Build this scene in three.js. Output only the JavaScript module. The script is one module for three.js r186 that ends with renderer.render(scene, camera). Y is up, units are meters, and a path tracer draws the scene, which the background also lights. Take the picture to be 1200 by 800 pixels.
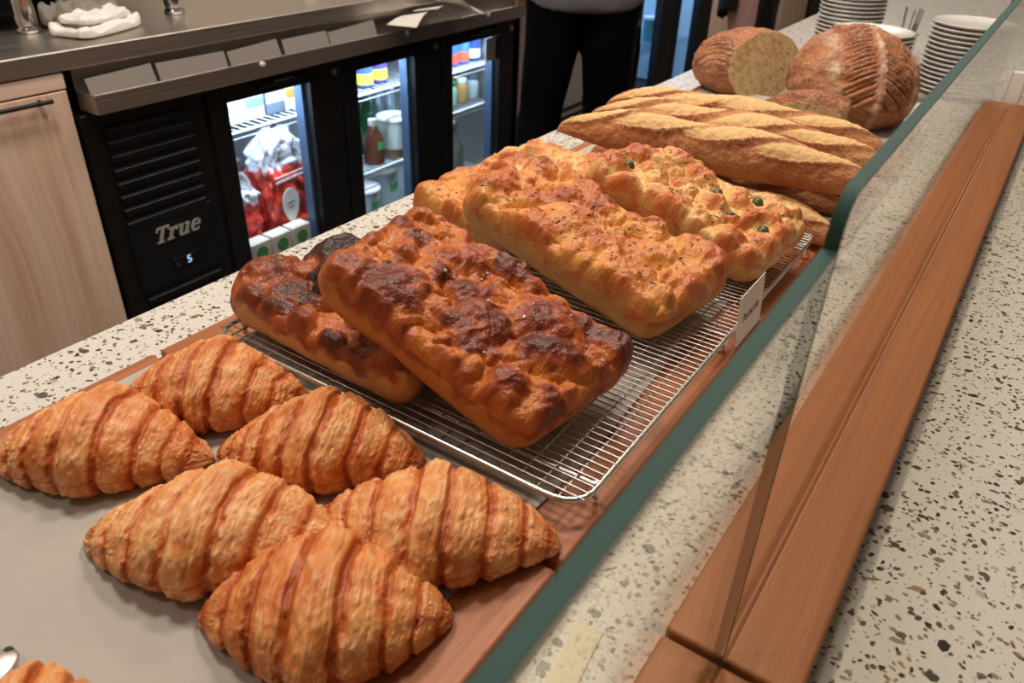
import * as THREE from 'three';
import { RoundedBoxGeometry } from 'three/addons/geometries/RoundedBoxGeometry.js';
import { ImprovedNoise } from 'three/addons/math/ImprovedNoise.js';
import { mergeGeometries, mergeVertices } from 'three/addons/utils/BufferGeometryUtils.js';
import { RectAreaLightUniformsLib } from 'three/addons/lights/RectAreaLightUniformsLib.js';
import { TextGeometry } from 'three/addons/geometries/TextGeometry.js';
import { FontLoader } from 'three/addons/loaders/FontLoader.js';

// ------------------------------------------------------------------ camera, exposure, lights
const scene = new THREE.Scene();
scene.background = new THREE.Color(0x000000);
const Y0 = 0.92;                                   // height of the serving counter
const camera = new THREE.PerspectiveCamera(47.41, 1.5, 0.02, 60);
{
  const m = new THREE.Matrix4();
  const right = new THREE.Vector3(0.56132353, 0.03210191, 0.82697362);
  const up = new THREE.Vector3(0.42489073, 0.84632312, -0.32125542);
  const back = new THREE.Vector3(-0.71019981, 0.53170164, 0.46142128);
  m.makeBasis(right, up, back);
  camera.quaternion.setFromRotationMatrix(m);
  camera.position.set(0, Y0 + 0.41, 0);
}
camera.focus = 0.72;
camera.userData.fStop = 10;
camera.updateMatrixWorld();
const renderer = new THREE.WebGLRenderer({ antialias: true });
renderer.toneMapping = THREE.LinearToneMapping;
renderer.toneMappingExposure = 1.0;
renderer.shadowMap.enabled = true;
RectAreaLightUniformsLib.init();
const CEIL = 2.75;
const WARM = 0xfff3e6, COOL = 0xcfe6ff;
// ceiling lamps out of view, placed to light counter and aisle: [x, z, width, depth, intensity]
const LAMPS = [
  [1.3, -0.5, 0.3, 0.3, 60, 'unseen square warm ceiling panel placed to light the bread counter'],
  [2.7, 0.8, 0.3, 0.3, 5, 'unseen square warm ceiling panel placed to light the customer side of the plates'],
  [-0.35, -0.85, 0.3, 0.3, 16, 'unseen square warm ceiling panel placed to light the croissant end'],
  [0.6, -1.2, 0.3, 0.3, 78, 'unseen square warm ceiling panel placed to light the aisle by the wooden cabinet'],
  [2.2, -1.1, 0.3, 0.3, 50, 'unseen square warm ceiling panel placed to light the aisle by the bottle cooler'],
  [4.8, -0.9, 0.3, 0.3, 110, 'unseen square warm ceiling panel placed to light the far end of the aisle'],
];

// ------------------------------------------------------------------ helpers
let seedState = 1;
const seed = (s) => { seedState = (s * 2654435761) >>> 0 || 1; };
const rnd = () => { seedState ^= seedState << 13; seedState >>>= 0; seedState ^= seedState >>> 17; seedState ^= seedState << 5; seedState >>>= 0; return seedState / 4294967296; };
const rr = (a, b) => a + (b - a) * rnd();
const clamp = (x, a = 0, b = 1) => Math.min(b, Math.max(a, x));
const sstep = (a, b, x) => { const t = clamp((x - a) / (b - a)); return t * t * (3 - 2 * t); };
const lerp = (a, b, t) => a + (b - a) * t;
const perlin = new ImprovedNoise();
const noise = (x, y, z = 0) => perlin.noise(x + 31.7, y + 17.3, z + 53.1);
const fbm = (x, y, z = 0, o = 3) => { let s = 0, a = 0.5, f = 1; for (let i = 0; i < o; i++) { s += a * noise(x * f, y * f, z * f + i * 7.7); a *= 0.5; f *= 2.03; } return s * 2; };
const C = (hex) => new THREE.Color(hex);
const mixc = (a, b, t) => { t = clamp(t); return [lerp(a[0], b[0], t), lerp(a[1], b[1], t), lerp(a[2], b[2], t)]; };
const lin = (hex) => { const c = C(hex); return [c.r, c.g, c.b]; };
const used = {};
function numbered(n) { used[n] = (used[n] ?? -1) + 1; return used[n] ? n + '_' + String(used[n]).padStart(3, '0') : n; }
function tag(o, label, category, group, kind) {
  o.name = numbered(o.name);
  if (label) o.userData.label = label;
  if (category) o.userData.category = category;
  if (group) o.userData.group = group;
  if (kind) o.userData.kind = kind;
  scene.add(o);
  return o;
}
function thing(name, label, category, pos = [0, 0, 0], turn = 0, group) {
  const g = new THREE.Group(); g.name = name; g.position.set(pos[0], pos[1], pos[2]); g.rotation.y = turn;
  return tag(g, label, category, group);
}
function part(parent, name, geo, mat, pos, rot) {
  const m = new THREE.Mesh(geo, mat); m.name = name; m.castShadow = m.receiveShadow = true;
  if (pos) m.position.set(...pos);
  if (rot) m.rotation.set(...rot);
  if (parent) parent.add(m);
  return m;
}
function single(name, geo, mat, label, category, pos, turn, group) {
  const m = part(null, name, geo, mat, pos, turn ? [0, turn, 0] : null);
  return tag(m, label, category, group);
}
function struct(name, geo, mat, pos) {
  const m = part(null, name, geo, mat, pos); m.userData.kind = 'structure'; m.name = numbered(name); scene.add(m); return m;
}
// uv in metres, u along the grain axis
function muv(g, grain = 'x') {
  if (g.index) g = g.toNonIndexed();
  const p = g.attributes.position, n = g.attributes.normal, uv = new Float32Array(p.count * 2);
  for (let i = 0; i < p.count; i++) {
    const P = { x: p.getX(i), y: p.getY(i), z: p.getZ(i) };
    const N = { x: Math.abs(n.getX(i)), y: Math.abs(n.getY(i)), z: Math.abs(n.getZ(i)) };
    let face = N.x > N.y && N.x > N.z ? 'x' : N.y > N.z ? 'y' : 'z';
    const axes = ['x', 'y', 'z'].filter((a) => a !== face);
    let u, v;
    if (axes.includes(grain)) { u = P[grain]; v = P[axes.find((a) => a !== grain)] + (face === 'y' ? 0 : 0.37); } else { u = P[axes[0]] * 0.3; v = P[axes[1]]; }
    uv[2 * i] = u; uv[2 * i + 1] = v;
  }
  g.setAttribute('uv', new THREE.BufferAttribute(uv, 2));
  return g;
}
const box = (w, h, d, grain = 'x') => muv(new THREE.BoxGeometry(w, h, d), grain);
const rbox = (w, h, d, r, grain = 'x', s = 3) => muv(new RoundedBoxGeometry(w, h, d, s, Math.min(r, w / 2.01, h / 2.01, d / 2.01)), grain);
const at = (g, x, y, z) => g.translate(x, y, z);
const cyl = (r0, r1, h, s = 20) => new THREE.CylinderGeometry(r0, r1, h, s);
function merge(list) { return mergeGeometries(list.map((g) => { const h = g.index ? g.toNonIndexed() : g; return h; })); }
function rod(a, b, r, s = 8) {
  const A = new THREE.Vector3(...a), B = new THREE.Vector3(...b), d = B.clone().sub(A), g = new THREE.CylinderGeometry(r, r, d.length(), s);
  g.applyQuaternion(new THREE.Quaternion().setFromUnitVectors(new THREE.Vector3(0, 1, 0), d.normalize()));
  return g.translate((A.x + B.x) / 2, (A.y + B.y) / 2, (A.z + B.z) / 2);
}
const lathe = (pts, s = 40) => new THREE.LatheGeometry(pts.map((p) => new THREE.Vector2(p[0], p[1])), s);
const tube = (pts, r, seg = 40, rs = 8, closed = false) => new THREE.TubeGeometry(new THREE.CatmullRomCurve3(pts.map((p) => new THREE.Vector3(...p)), closed), seg, r, rs, closed);
function grid(nu, nv, fn, closeU = false, closeV = false) {   // fn(i,j) -> [x,y,z,r,g,b,u,v]
  const pos = [], col = [], uv = [], idx = [];
  for (let i = 0; i < nu; i++) for (let j = 0; j < nv; j++) { const q = fn(i, j); pos.push(q[0], q[1], q[2]); col.push(q[3], q[4], q[5]); uv.push(q[6], q[7]); }
  const U = closeU ? nu : nu - 1, V = closeV ? nv : nv - 1;
  for (let i = 0; i < U; i++) for (let j = 0; j < V; j++) {
    const a = i * nv + j, b = ((i + 1) % nu) * nv + j, c = ((i + 1) % nu) * nv + (j + 1) % nv, d = i * nv + (j + 1) % nv;
    idx.push(a, b, c, a, c, d);
  }
  const g = new THREE.BufferGeometry();
  g.setAttribute('position', new THREE.Float32BufferAttribute(pos, 3)); g.setAttribute('color', new THREE.Float32BufferAttribute(col, 3)); g.setAttribute('uv', new THREE.Float32BufferAttribute(uv, 2));
  g.setIndex(idx); g.computeVertexNormals();
  return g;
}

// ------------------------------------------------------------------ textures
const pn = (() => { const t = new Float32Array(65536); seed(99); for (let i = 0; i < 65536; i++) t[i] = rnd(); return (x, y, px, py) => { // periodic value noise
  const xi = Math.floor(x), yi = Math.floor(y), fx = x - xi, fy = y - yi, u = fx * fx * (3 - 2 * fx), v = fy * fy * (3 - 2 * fy);
  const h = (a, b) => t[((((a % px) + px) % px) * 131 + (((b % py) + py) % py) * 7919 + px * 17) & 65535];
  return lerp(lerp(h(xi, yi), h(xi + 1, yi), u), lerp(h(xi, yi + 1), h(xi + 1, yi + 1), u), v); }; })();
function dataTex(w, h, fn, srgb = true) {
  const d = new Uint8Array(w * h * 4);
  for (let y = 0; y < h; y++) for (let x = 0; x < w; x++) { const c = fn(x / w, y / h), o = (y * w + x) * 4; d[o] = clamp(c[0], 0, 255); d[o + 1] = clamp(c[1], 0, 255); d[o + 2] = clamp(c[2], 0, 255); d[o + 3] = 255; }
  const t = new THREE.DataTexture(d, w, h); t.wrapS = t.wrapT = THREE.RepeatWrapping; t.magFilter = THREE.LinearFilter; t.minFilter = THREE.LinearMipmapLinearFilter; t.generateMipmaps = true;
  if (srgb) t.colorSpace = THREE.SRGBColorSpace; t.needsUpdate = true; return t;
}
function woodTex(light, dark, sx, sy, k = 1) {   // one tile = sx by sy metres, grain along u
  const L = light, D = dark;
  const t = dataTex(1024, 512, (u, v) => {
    const warp = pn(u * 4, v * 3, 4, 3) * 0.12;
    const a = pn(u * 3, (v + warp) * 40, 3, 40), b = pn(u * 12, v * 160, 12, 160), c = pn(u * 2, (v + warp * 0.5) * 9, 2, 9), p = pn(u * 60, v * 220, 60, 220);
    let m = 0.45 * c + 0.3 * a + 0.18 * b; m = clamp((m - 0.22) * 1.6 * k + (p > 0.86 ? 0.22 : 0));
    return [lerp(L[0], D[0], m), lerp(L[1], D[1], m), lerp(L[2], D[2], m)];
  });
  t.repeat.set(1 / sx, 1 / sy); return t;
}
function terrazzoTex(base, S) {   // S metres per tile
  const N = 2048, cv = document.createElement('canvas'); cv.width = cv.height = N; const g = cv.getContext('2d');
  g.fillStyle = `rgb(${base})`; g.fillRect(0, 0, N, N);
  const px = N / S;
  const chip = (x, y, r, col) => {
    const n = 5 + Math.floor(rnd() * 4), e = rr(0.32, 0.95), a0 = rnd() * 6.28, pts = [];
    for (let i = 0; i < n; i++) { const a = (i + rr(-0.3, 0.3)) / n * 6.283, q = r * rr(0.7, 1.15), X = Math.cos(a) * q, Yy = Math.sin(a) * q * e; pts.push([X * Math.cos(a0) - Yy * Math.sin(a0), X * Math.sin(a0) + Yy * Math.cos(a0)]); }
    g.fillStyle = col;
    for (const ox of [-N, 0, N]) for (const oy of [-N, 0, N]) { if (x + ox < -r || x + ox > N + r || y + oy < -r || y + oy > N + r) continue; g.beginPath(); pts.forEach((p, i) => (i ? g.lineTo(x + ox + p[0], y + oy + p[1]) : g.moveTo(x + ox + p[0], y + oy + p[1]))); g.closePath(); g.fill(); }
  };
  const cols = ['60,55,50', '76,71,65', '98,91,83', '126,118,107', '142,133,120', '130,102,76', '152,128,100', '104,82,62', '178,169,153', '48,44,41', '88,80,72'];
  for (let i = 0; i < 3600; i++) { const v = Math.floor(rr(-6, 6)); chip(rnd() * N, rnd() * N, rr(0.0004, 0.0012) * px, `rgba(${[188 + v, 178 + v, 160 + v]},0.55)`); }
  for (let i = 0; i < 7000; i++) chip(rnd() * N, rnd() * N, rr(0.0004, 0.0013) * px, `rgba(${cols[Math.floor(rnd() * cols.length)]},0.8)`);
  for (let i = 0; i < 6200; i++) chip(rnd() * N, rnd() * N, rr(0.0012, 0.0030) * px, `rgb(${cols[Math.floor(rnd() * cols.length)]})`);
  for (let i = 0; i < 330; i++) chip(rnd() * N, rnd() * N, rr(0.003, 0.0056) * px, `rgb(${cols[Math.floor(rnd() * cols.length)]})`);
  const t = new THREE.CanvasTexture(cv); t.colorSpace = THREE.SRGBColorSpace; t.wrapS = t.wrapT = THREE.RepeatWrapping; t.repeat.set(1 / S, 1 / S); t.anisotropy = 8; return t;
}
seed(5);
const terrazzo = terrazzoTex('210,206,197', 0.6);
const crustBump = dataTex(512, 512, (u, v) => { const a = pn(u * 24, v * 24, 24, 24), b = pn(u * 64, v * 64, 64, 64), c = pn(u * 160, v * 160, 160, 160); const q = 255 * (0.45 * a + 0.35 * b + 0.2 * c); return [q, q, q]; }, false);
crustBump.repeat.set(1 / 0.09, 1 / 0.09);
const paperBump = dataTex(512, 512, (u, v) => { const a = pn(u * 5, v * 5, 5, 5), b = pn(u * 14 + a * 2, v * 14, 14, 14), c = pn(u * 60, v * 60, 60, 60); const q = 255 * (0.5 * a + 0.4 * b + 0.1 * c); return [q, q, q]; }, false);
paperBump.repeat.set(1 / 0.5, 1 / 0.5);
const brushed = dataTex(512, 256, (u, v) => { const a = pn(u * 3, v * 128, 3, 128), b = pn(u * 7, v * 200, 7, 200); const q = 150 + 70 * a + 30 * b; return [q, q, q]; }, false);
brushed.repeat.set(1, 4);

// ------------------------------------------------------------------ materials
const M = {};
const std = (name, o) => { const m = new THREE.MeshPhysicalMaterial({ roughness: 0.6, metalness: 0, ...o }); m.name = name; M[name] = m; return m; };
std('terrazzo', { map: terrazzo, roughness: 0.3, specularIntensity: 0.7 });
std('railWood', { map: woodTex([180, 116, 74], [140, 84, 48], 0.9, 0.16, 0.9), roughness: 0.42 });
std('boardWood', { map: woodTex([184, 114, 68], [134, 72, 38], 0.8, 0.2, 1.0), roughness: 0.5 });
std('boardLip', { map: woodTex([206, 150, 98], [166, 108, 62], 0.8, 0.2, 0.8), roughness: 0.5 });
std('oak', { map: woodTex([242, 214, 192], [208, 166, 140], 1.1, 0.34, 0.9), roughness: 0.5 });
std('counterBody', { map: woodTex([150, 112, 80], [112, 78, 52], 1.1, 0.34), roughness: 0.6 });
std('parchment', { color: 0xaea79d, roughness: 0.7, bumpMap: paperBump, bumpScale: 0.004, side: THREE.DoubleSide });
std('pane', { color: 0xfdfcf6, transmission: 1, thickness: 0, roughness: 0.0, ior: 1.5 });
std('paneEdge', { color: 0x3e5a54, roughness: 0.6, specularIntensity: 0.3, transmission: 0.12, thickness: 0, ior: 1.5 });
std('steel', { color: 0xcfc8c0, metalness: 1, roughness: 0.5, roughnessMap: brushed });
std('steelWire', { color: 0xc9c4bd, metalness: 1, roughness: 0.28 });
std('chrome', { color: 0xd9d6d2, metalness: 1, roughness: 0.12 });
std('black', { color: 0x0b0b0c, roughness: 0.45 });
std('blackGloss', { color: 0x08080a, roughness: 0.22 });
std('blackMetal', { color: 0x191a1c, roughness: 0.4, metalness: 0.3 });
std('liner', { color: 0xc9cdd0, roughness: 0.45 });
std('blueTrim', { color: 0x41546c, roughness: 0.35 });
std('doorGlass', { color: 0xf2f6f8, transmission: 1, thickness: 0, roughness: 0.0, ior: 1.35 });
std('shelfWire', { color: 0xdfe3e6, roughness: 0.35, metalness: 0.2 });
std('ceramic', { color: 0xe9e6e0, roughness: 0.18, clearcoat: 0.5 });
std('whitePaper', { color: 0xe6e1da, roughness: 0.8 });
std('badge', { color: 0xb4b0aa, roughness: 0.35, metalness: 0.2 });
std('creamStrip', { color: 0xeee2c4, roughness: 0.75 });
std('ink', { color: 0x3a3634, roughness: 0.8 });
std('greySheet', { color: 0x8e867f, roughness: 0.6 });
std('towel', { color: 0xe8e5e0, roughness: 0.95, sheen: 0.4 });
std('greyCloth', { color: 0x8a827a, roughness: 0.95, sheen: 0.4 });
std('crust', { vertexColors: true, roughness: 0.5, bumpMap: crustBump, bumpScale: 0.0011, specularIntensity: 0.6 });
std('glazed', { vertexColors: true, roughness: 0.36, bumpMap: crustBump, bumpScale: 0.0009, specularIntensity: 0.7 });
std('flaky', { vertexColors: true, roughness: 0.42, bumpMap: crustBump, bumpScale: 0.0006, specularIntensity: 0.6 });
std('floury', { vertexColors: true, roughness: 0.8, bumpMap: crustBump, bumpScale: 0.0013 });
std('crumb', { vertexColors: true, roughness: 0.9, bumpMap: crustBump, bumpScale: 0.002 });
std('olive', { color: 0x474d2e, roughness: 0.35 });
std('herb', { color: 0x37301c, roughness: 0.8 });
std('salt', { color: 0xf2efe8, roughness: 0.25, transmission: 0.3, thickness: 0 });
std('wallPaint', { color: 0xcfc4b4, roughness: 0.9 });
std('ceilPaint', { color: 0xddd8ce, roughness: 0.95 });
std('floorTile', { color: 0x4a443e, roughness: 0.5 });
std('darkWall', { color: 0x1d1b1a, roughness: 0.8 });

// ------------------------------------------------------------------ room; walls and ceiling out of view, for bounced light and reflections
struct('floor', box(11, 0.1, 6), M.floorTile, [3.5, -0.05, -0.3]);
struct('ceiling', box(11, 0.1, 6), M.ceilPaint, [3.5, CEIL + 0.05, -0.3]);
struct('wall_back', box(11, CEIL, 0.1), M.wallPaint, [3.5, CEIL / 2, -2.62]);
struct('wall_front', box(11, CEIL, 0.1), M.wallPaint, [3.5, CEIL / 2, 2.75]);
struct('wall_left', box(0.1, CEIL, 5.4), M.wallPaint, [-1.95, CEIL / 2, 0.06]);
struct('wall_right', box(0.1, CEIL, 5.4), M.wallPaint, [8.95, CEIL / 2, 0.06]);
for (const [x, z, w, d, power, label] of LAMPS) {
  const g = thing('unseen_ceiling_light', label, 'lamp', [x, CEIL, z]);
  part(g, 'housing', rbox(w + 0.05, 0.04, d + 0.05, 0.01), M.whitePaper, [0, -0.02, 0]);
  const em = new THREE.MeshStandardMaterial({ color: 0xffffff, emissive: WARM, emissiveIntensity: 3 }); em.name = 'lampGlow';
  part(g, 'diffuser', box(w, 0.006, d), em, [0, -0.043, 0]);
  const l = new THREE.RectAreaLight(WARM, power, w, d); l.position.set(x, CEIL - 0.06, z); l.lookAt(x, 0, z); l.castShadow = true; scene.add(l);
}

// ------------------------------------------------------------------ serving counter, rail, glass
{
  const g = thing('serving_counter', 'long serving counter with a speckled white terrazzo top', 'counter', [1.7, 0, -0.12]);
  part(g, 'worktop', rbox(5.8, 0.04, 1.14, 0.004), M.terrazzo, [0, Y0 - 0.02, 0]);
  part(g, 'body', box(5.7, Y0 - 0.041, 0.96, 'y'), M.counterBody, [0, (Y0 - 0.04) / 2, 0.0]);
}
const SEAM = 0.3075, GZ = -0.05;
function rail(x0, x1, label, roundEnd) {
  // two half-rails with a slot between them, rounded tops; the far end is rounded in plan
  const g = thing('wooden_rail', label, 'rail', [x0, Y0, GZ]);
  const L = x1 - x0, H = 0.02;
  const half = (zIn, zOut) => {
    const s = new THREE.Shape(); const r = roundEnd ? 0.028 : 0.003, sg = Math.sign(zOut);
    s.moveTo(0, zIn); s.lineTo(L, zIn); s.lineTo(L, zOut - sg * r); s.quadraticCurveTo(L, zOut, L - r, zOut); s.lineTo(0.003, zOut); s.lineTo(0, zOut - sg * 0.003); s.closePath();
    const e = new THREE.ExtrudeGeometry(s, { depth: H - 0.006, bevelEnabled: true, bevelThickness: 0.003, bevelSize: 0.0025, bevelOffset: -0.0025, bevelSegments: 3, curveSegments: 10 });
    e.rotateX(Math.PI / 2); e.translate(0, H - 0.003, 0); return muv(e, 'x');
  };
  part(g, 'rail_half', half(-0.0031, -0.034), M.railWood);
  part(g, 'rail_half', half(0.0031, 0.047), M.railWood);
  part(g, 'slot_base', box(L - 0.004, 0.008, 0.006), M.railWood, [L / 2, 0.004, 0]);
  return g;
}
rail(-0.6, SEAM - 0.0022, 'short wooden glazing rail beside the croissants', false);
rail(SEAM + 0.0022, 1.86, 'long wooden glazing rail with a rounded far end beside the plates', true);
function pane(x0, x1, h, label, cornerNear) {
  const g = thing('glass_screen', label, 'glass', [x0, Y0 + 0.0085, GZ]);
  const T = 0.006, L = x1 - x0, r = cornerNear;
  const s = new THREE.Shape(); s.moveTo(0.0006, 0); s.lineTo(L - 0.0006, 0); s.lineTo(L - 0.0006, h);
  if (r) { s.lineTo(r, h); s.absarc(r, h - r, r - 0.0006, Math.PI / 2, Math.PI, false); } else s.lineTo(0.0006, h);
  s.closePath();
  const face = new THREE.ShapeGeometry(s, 10);
  const f2 = face.clone(); f2.translate(0, 0, T / 2); const b2 = face.clone(); b2.rotateY(Math.PI); b2.translate(L, 0, -T / 2);
  if (r) { const b3 = face.clone(); b3.translate(0, 0, -T / 2); const ix = b3.index.array; for (let i = 0; i < ix.length; i += 3) { const t = ix[i]; ix[i] = ix[i + 1]; ix[i + 1] = t; } const n = b3.attributes.normal; for (let i = 0; i < n.count; i++) n.setXYZ(i, 0, 0, -1); part(g, 'pane', merge([f2, b3]), M.pane); } else part(g, 'pane', merge([f2, b2]), M.pane);
  const e = 0.0011;   // the ground edge: a ribbon as wide as the glass is thick
  if (r) {
    const pts = []; for (let i = 0; i <= 10; i++) { const a = Math.PI - (Math.PI / 2) * i / 10; pts.push([r + Math.cos(a) * r, h - r + Math.sin(a) * r]); }
    const outline = [[0, 0], ...pts, [L, h]];
    const sh = new THREE.Shape(); outline.forEach((p, i) => (i ? sh.lineTo(p[0], p[1]) : sh.moveTo(p[0], p[1])));
    for (let i = outline.length - 1; i >= 0; i--) { const p = outline[i], q = outline[Math.min(i + 1, outline.length - 1)], o = outline[Math.max(i - 1, 0)]; const dx = q[0] - o[0], dy = q[1] - o[1], l = Math.hypot(dx, dy); sh.lineTo(p[0] + dy / l * e, p[1] - dx / l * e); }
    const ex = new THREE.ExtrudeGeometry(sh, { depth: T, bevelEnabled: false }); ex.translate(0, 0, -T / 2); part(g, 'polished_edge', ex, M.paneEdge);
  } else {
    part(g, 'polished_edge', box(L, e, T), M.paneEdge, [L / 2, h - e / 2, 0]);
    part(g, 'polished_edge', box(e, h - e, T), M.paneEdge, [L - e / 2, (h - e) / 2, 0]);
  }
}
pane(-0.6, SEAM - 0.0008, 0.2715, 'lower clear glass sneeze screen in front of the croissants', 0);
pane(SEAM + 0.0008, 1.84, 0.2935, 'taller clear glass sneeze screen with rounded corner in front of the breads', 0.016);
{ // metal end clip of the glass at the far rail end
  const g = thing('end_bracket', 'white end bracket holding the glass at the rounded rail end', 'bracket', [1.885, Y0, GZ]);
  part(g, 'foot', rbox(0.04, 0.008, 0.05, 0.002), M.whitePaper, [0, 0.004, 0.0]);
  part(g, 'upright', rbox(0.012, 0.07, 0.03, 0.003), M.whitePaper, [-0.012, 0.043, 0.002]);
}

// ------------------------------------------------------------------ boards, parchment, rack
function board(x0, x1, label) {
  const z0 = -0.578, z1 = -0.158, g = thing('serving_board', label, 'board', [(x0 + x1) / 2, Y0, (z0 + z1) / 2]);
  part(g, 'lower_panel', rbox(x1 - x0, 0.012, z1 - z0 + 0.012, 0.002), M.boardLip, [0, 0.006, 0.006]);
  part(g, 'upper_panel', rbox(x1 - x0 - 0.001, 0.013, z1 - z0, 0.003), M.boardWood, [0, 0.0185, 0]);
}
board(-0.3, 0.306, 'wooden serving board under the croissants');
board(0.312, 0.905, 'wooden serving board under the wire rack');
board(0.911, 1.56, 'wooden serving board under the baguettes and sourdough');
function sheet(x0, x1, z0, z1, label, sd, y = 0.0252) {
  const nx = 90, nz = 60, T = 0.0006;
  const hgt = (x, z) => 0.0009 * (1 + fbm(x * 9 + sd, z * 9, sd, 2));
  const edge = (z, s) => 0.004 * noise(z * 20, s, sd);
  const one = (up) => { const g = grid(nx, nz, (i, j) => { const u = i / (nx - 1), v = j / (nz - 1); const x = lerp(x0, x1, u) + edge(v, 3) * u, z = lerp(z0, z1, v) + (v > 0.5 ? 0.008 * noise(x * 5, 1, sd) : 0); return [x - x0, (up ? T : 0) + hgt(x, z), z - z0, 1, 1, 1, x, z]; }); g.deleteAttribute('color'); if (up) { const ix = g.index.array; for (let k = 0; k < ix.length; k += 3) { const t = ix[k]; ix[k] = ix[k + 1]; ix[k + 1] = t; } g.computeVertexNormals(); } return g; };
  return single('parchment_sheet', merge([one(true), one(false)]), M.parchment, label, 'paper', [x0, Y0 + y, z0]);
}
sheet(-0.29, 0.296, -0.56, -0.2, 'pale parchment sheet under the croissants', 3);
sheet(0.325, 0.895, -0.535, -0.198, 'pale parchment sheet under the wire rack', 8);
sheet(0.925, 1.55, -0.56, -0.172, 'pale parchment sheet under the baguettes and sourdough', 13);
const RACK_Y = 0.046;
{
  const x0 = 0.344, x1 = 0.896, z0 = -0.538, z1 = -0.166, r = 0.02, g = thing('cooling_rack', 'wire cooling rack with a fine square grid under the focaccia', 'rack', [(x0 + x1) / 2, Y0 + 0.028, (z0 + z1) / 2]);
  const hx = (x1 - x0) / 2, hz = (z1 - z0) / 2, y = RACK_Y - 0.028 - 0.003;
  const loop = []; for (const [cx, cz, a0] of [[hx - r, hz - r, 0], [-hx + r, hz - r, Math.PI / 2], [-hx + r, -hz + r, Math.PI], [hx - r, -hz + r, 1.5 * Math.PI]]) for (let i = 0; i <= 5; i++) { const a = a0 + Math.PI / 2 * i / 5; loop.push([cx + Math.cos(a) * r, y, cz + Math.sin(a) * r]); }
  const path = new THREE.CurvePath(); const V = loop.map((p) => new THREE.Vector3(...p));
  for (let i = 0; i < V.length; i++) path.add(new THREE.LineCurve3(V[i], V[(i + 1) % V.length]));
  part(g, 'rim_wire', new THREE.TubeGeometry(path, 240, 0.0024, 8, true), M.steelWire);
  const cw = new THREE.CylinderGeometry(0.0007, 0.0007, 2 * hz, 5); cw.rotateX(Math.PI / 2);
  const nC = 74; for (let i = 1; i < nC; i++) part(g, 'cross_wire', cw, M.steelWire, [-hx + 2 * hx * i / nC, y + 0.0022, 0]);
  const lw = new THREE.CylinderGeometry(0.0009, 0.0009, 2 * hx, 5); lw.rotateZ(Math.PI / 2);
  const nL = 22; for (let i = 1; i < nL; i++) part(g, 'long_wire', lw, M.steelWire, [0, y + 0.0004, -hz + 2 * hz * i / nL]);
  const fo = rod([0, 0, 0], [0, y, 0], 0.0022);
  for (const sx of [-1, 0, 1]) for (const sz of [-1, 1]) part(g, 'foot', fo, M.steelWire, [sx * (hx - 0.03), 0, sz * (hz - 0.002)]);
  const bw = new THREE.CylinderGeometry(0.002, 0.002, 2 * hz, 6); bw.rotateX(Math.PI / 2);
  for (const sx of [-1, 0, 1]) part(g, 'brace_wire', bw, M.steelWire, [sx * (hx - 0.03), y - 0.0028, 0]);
}

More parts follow.
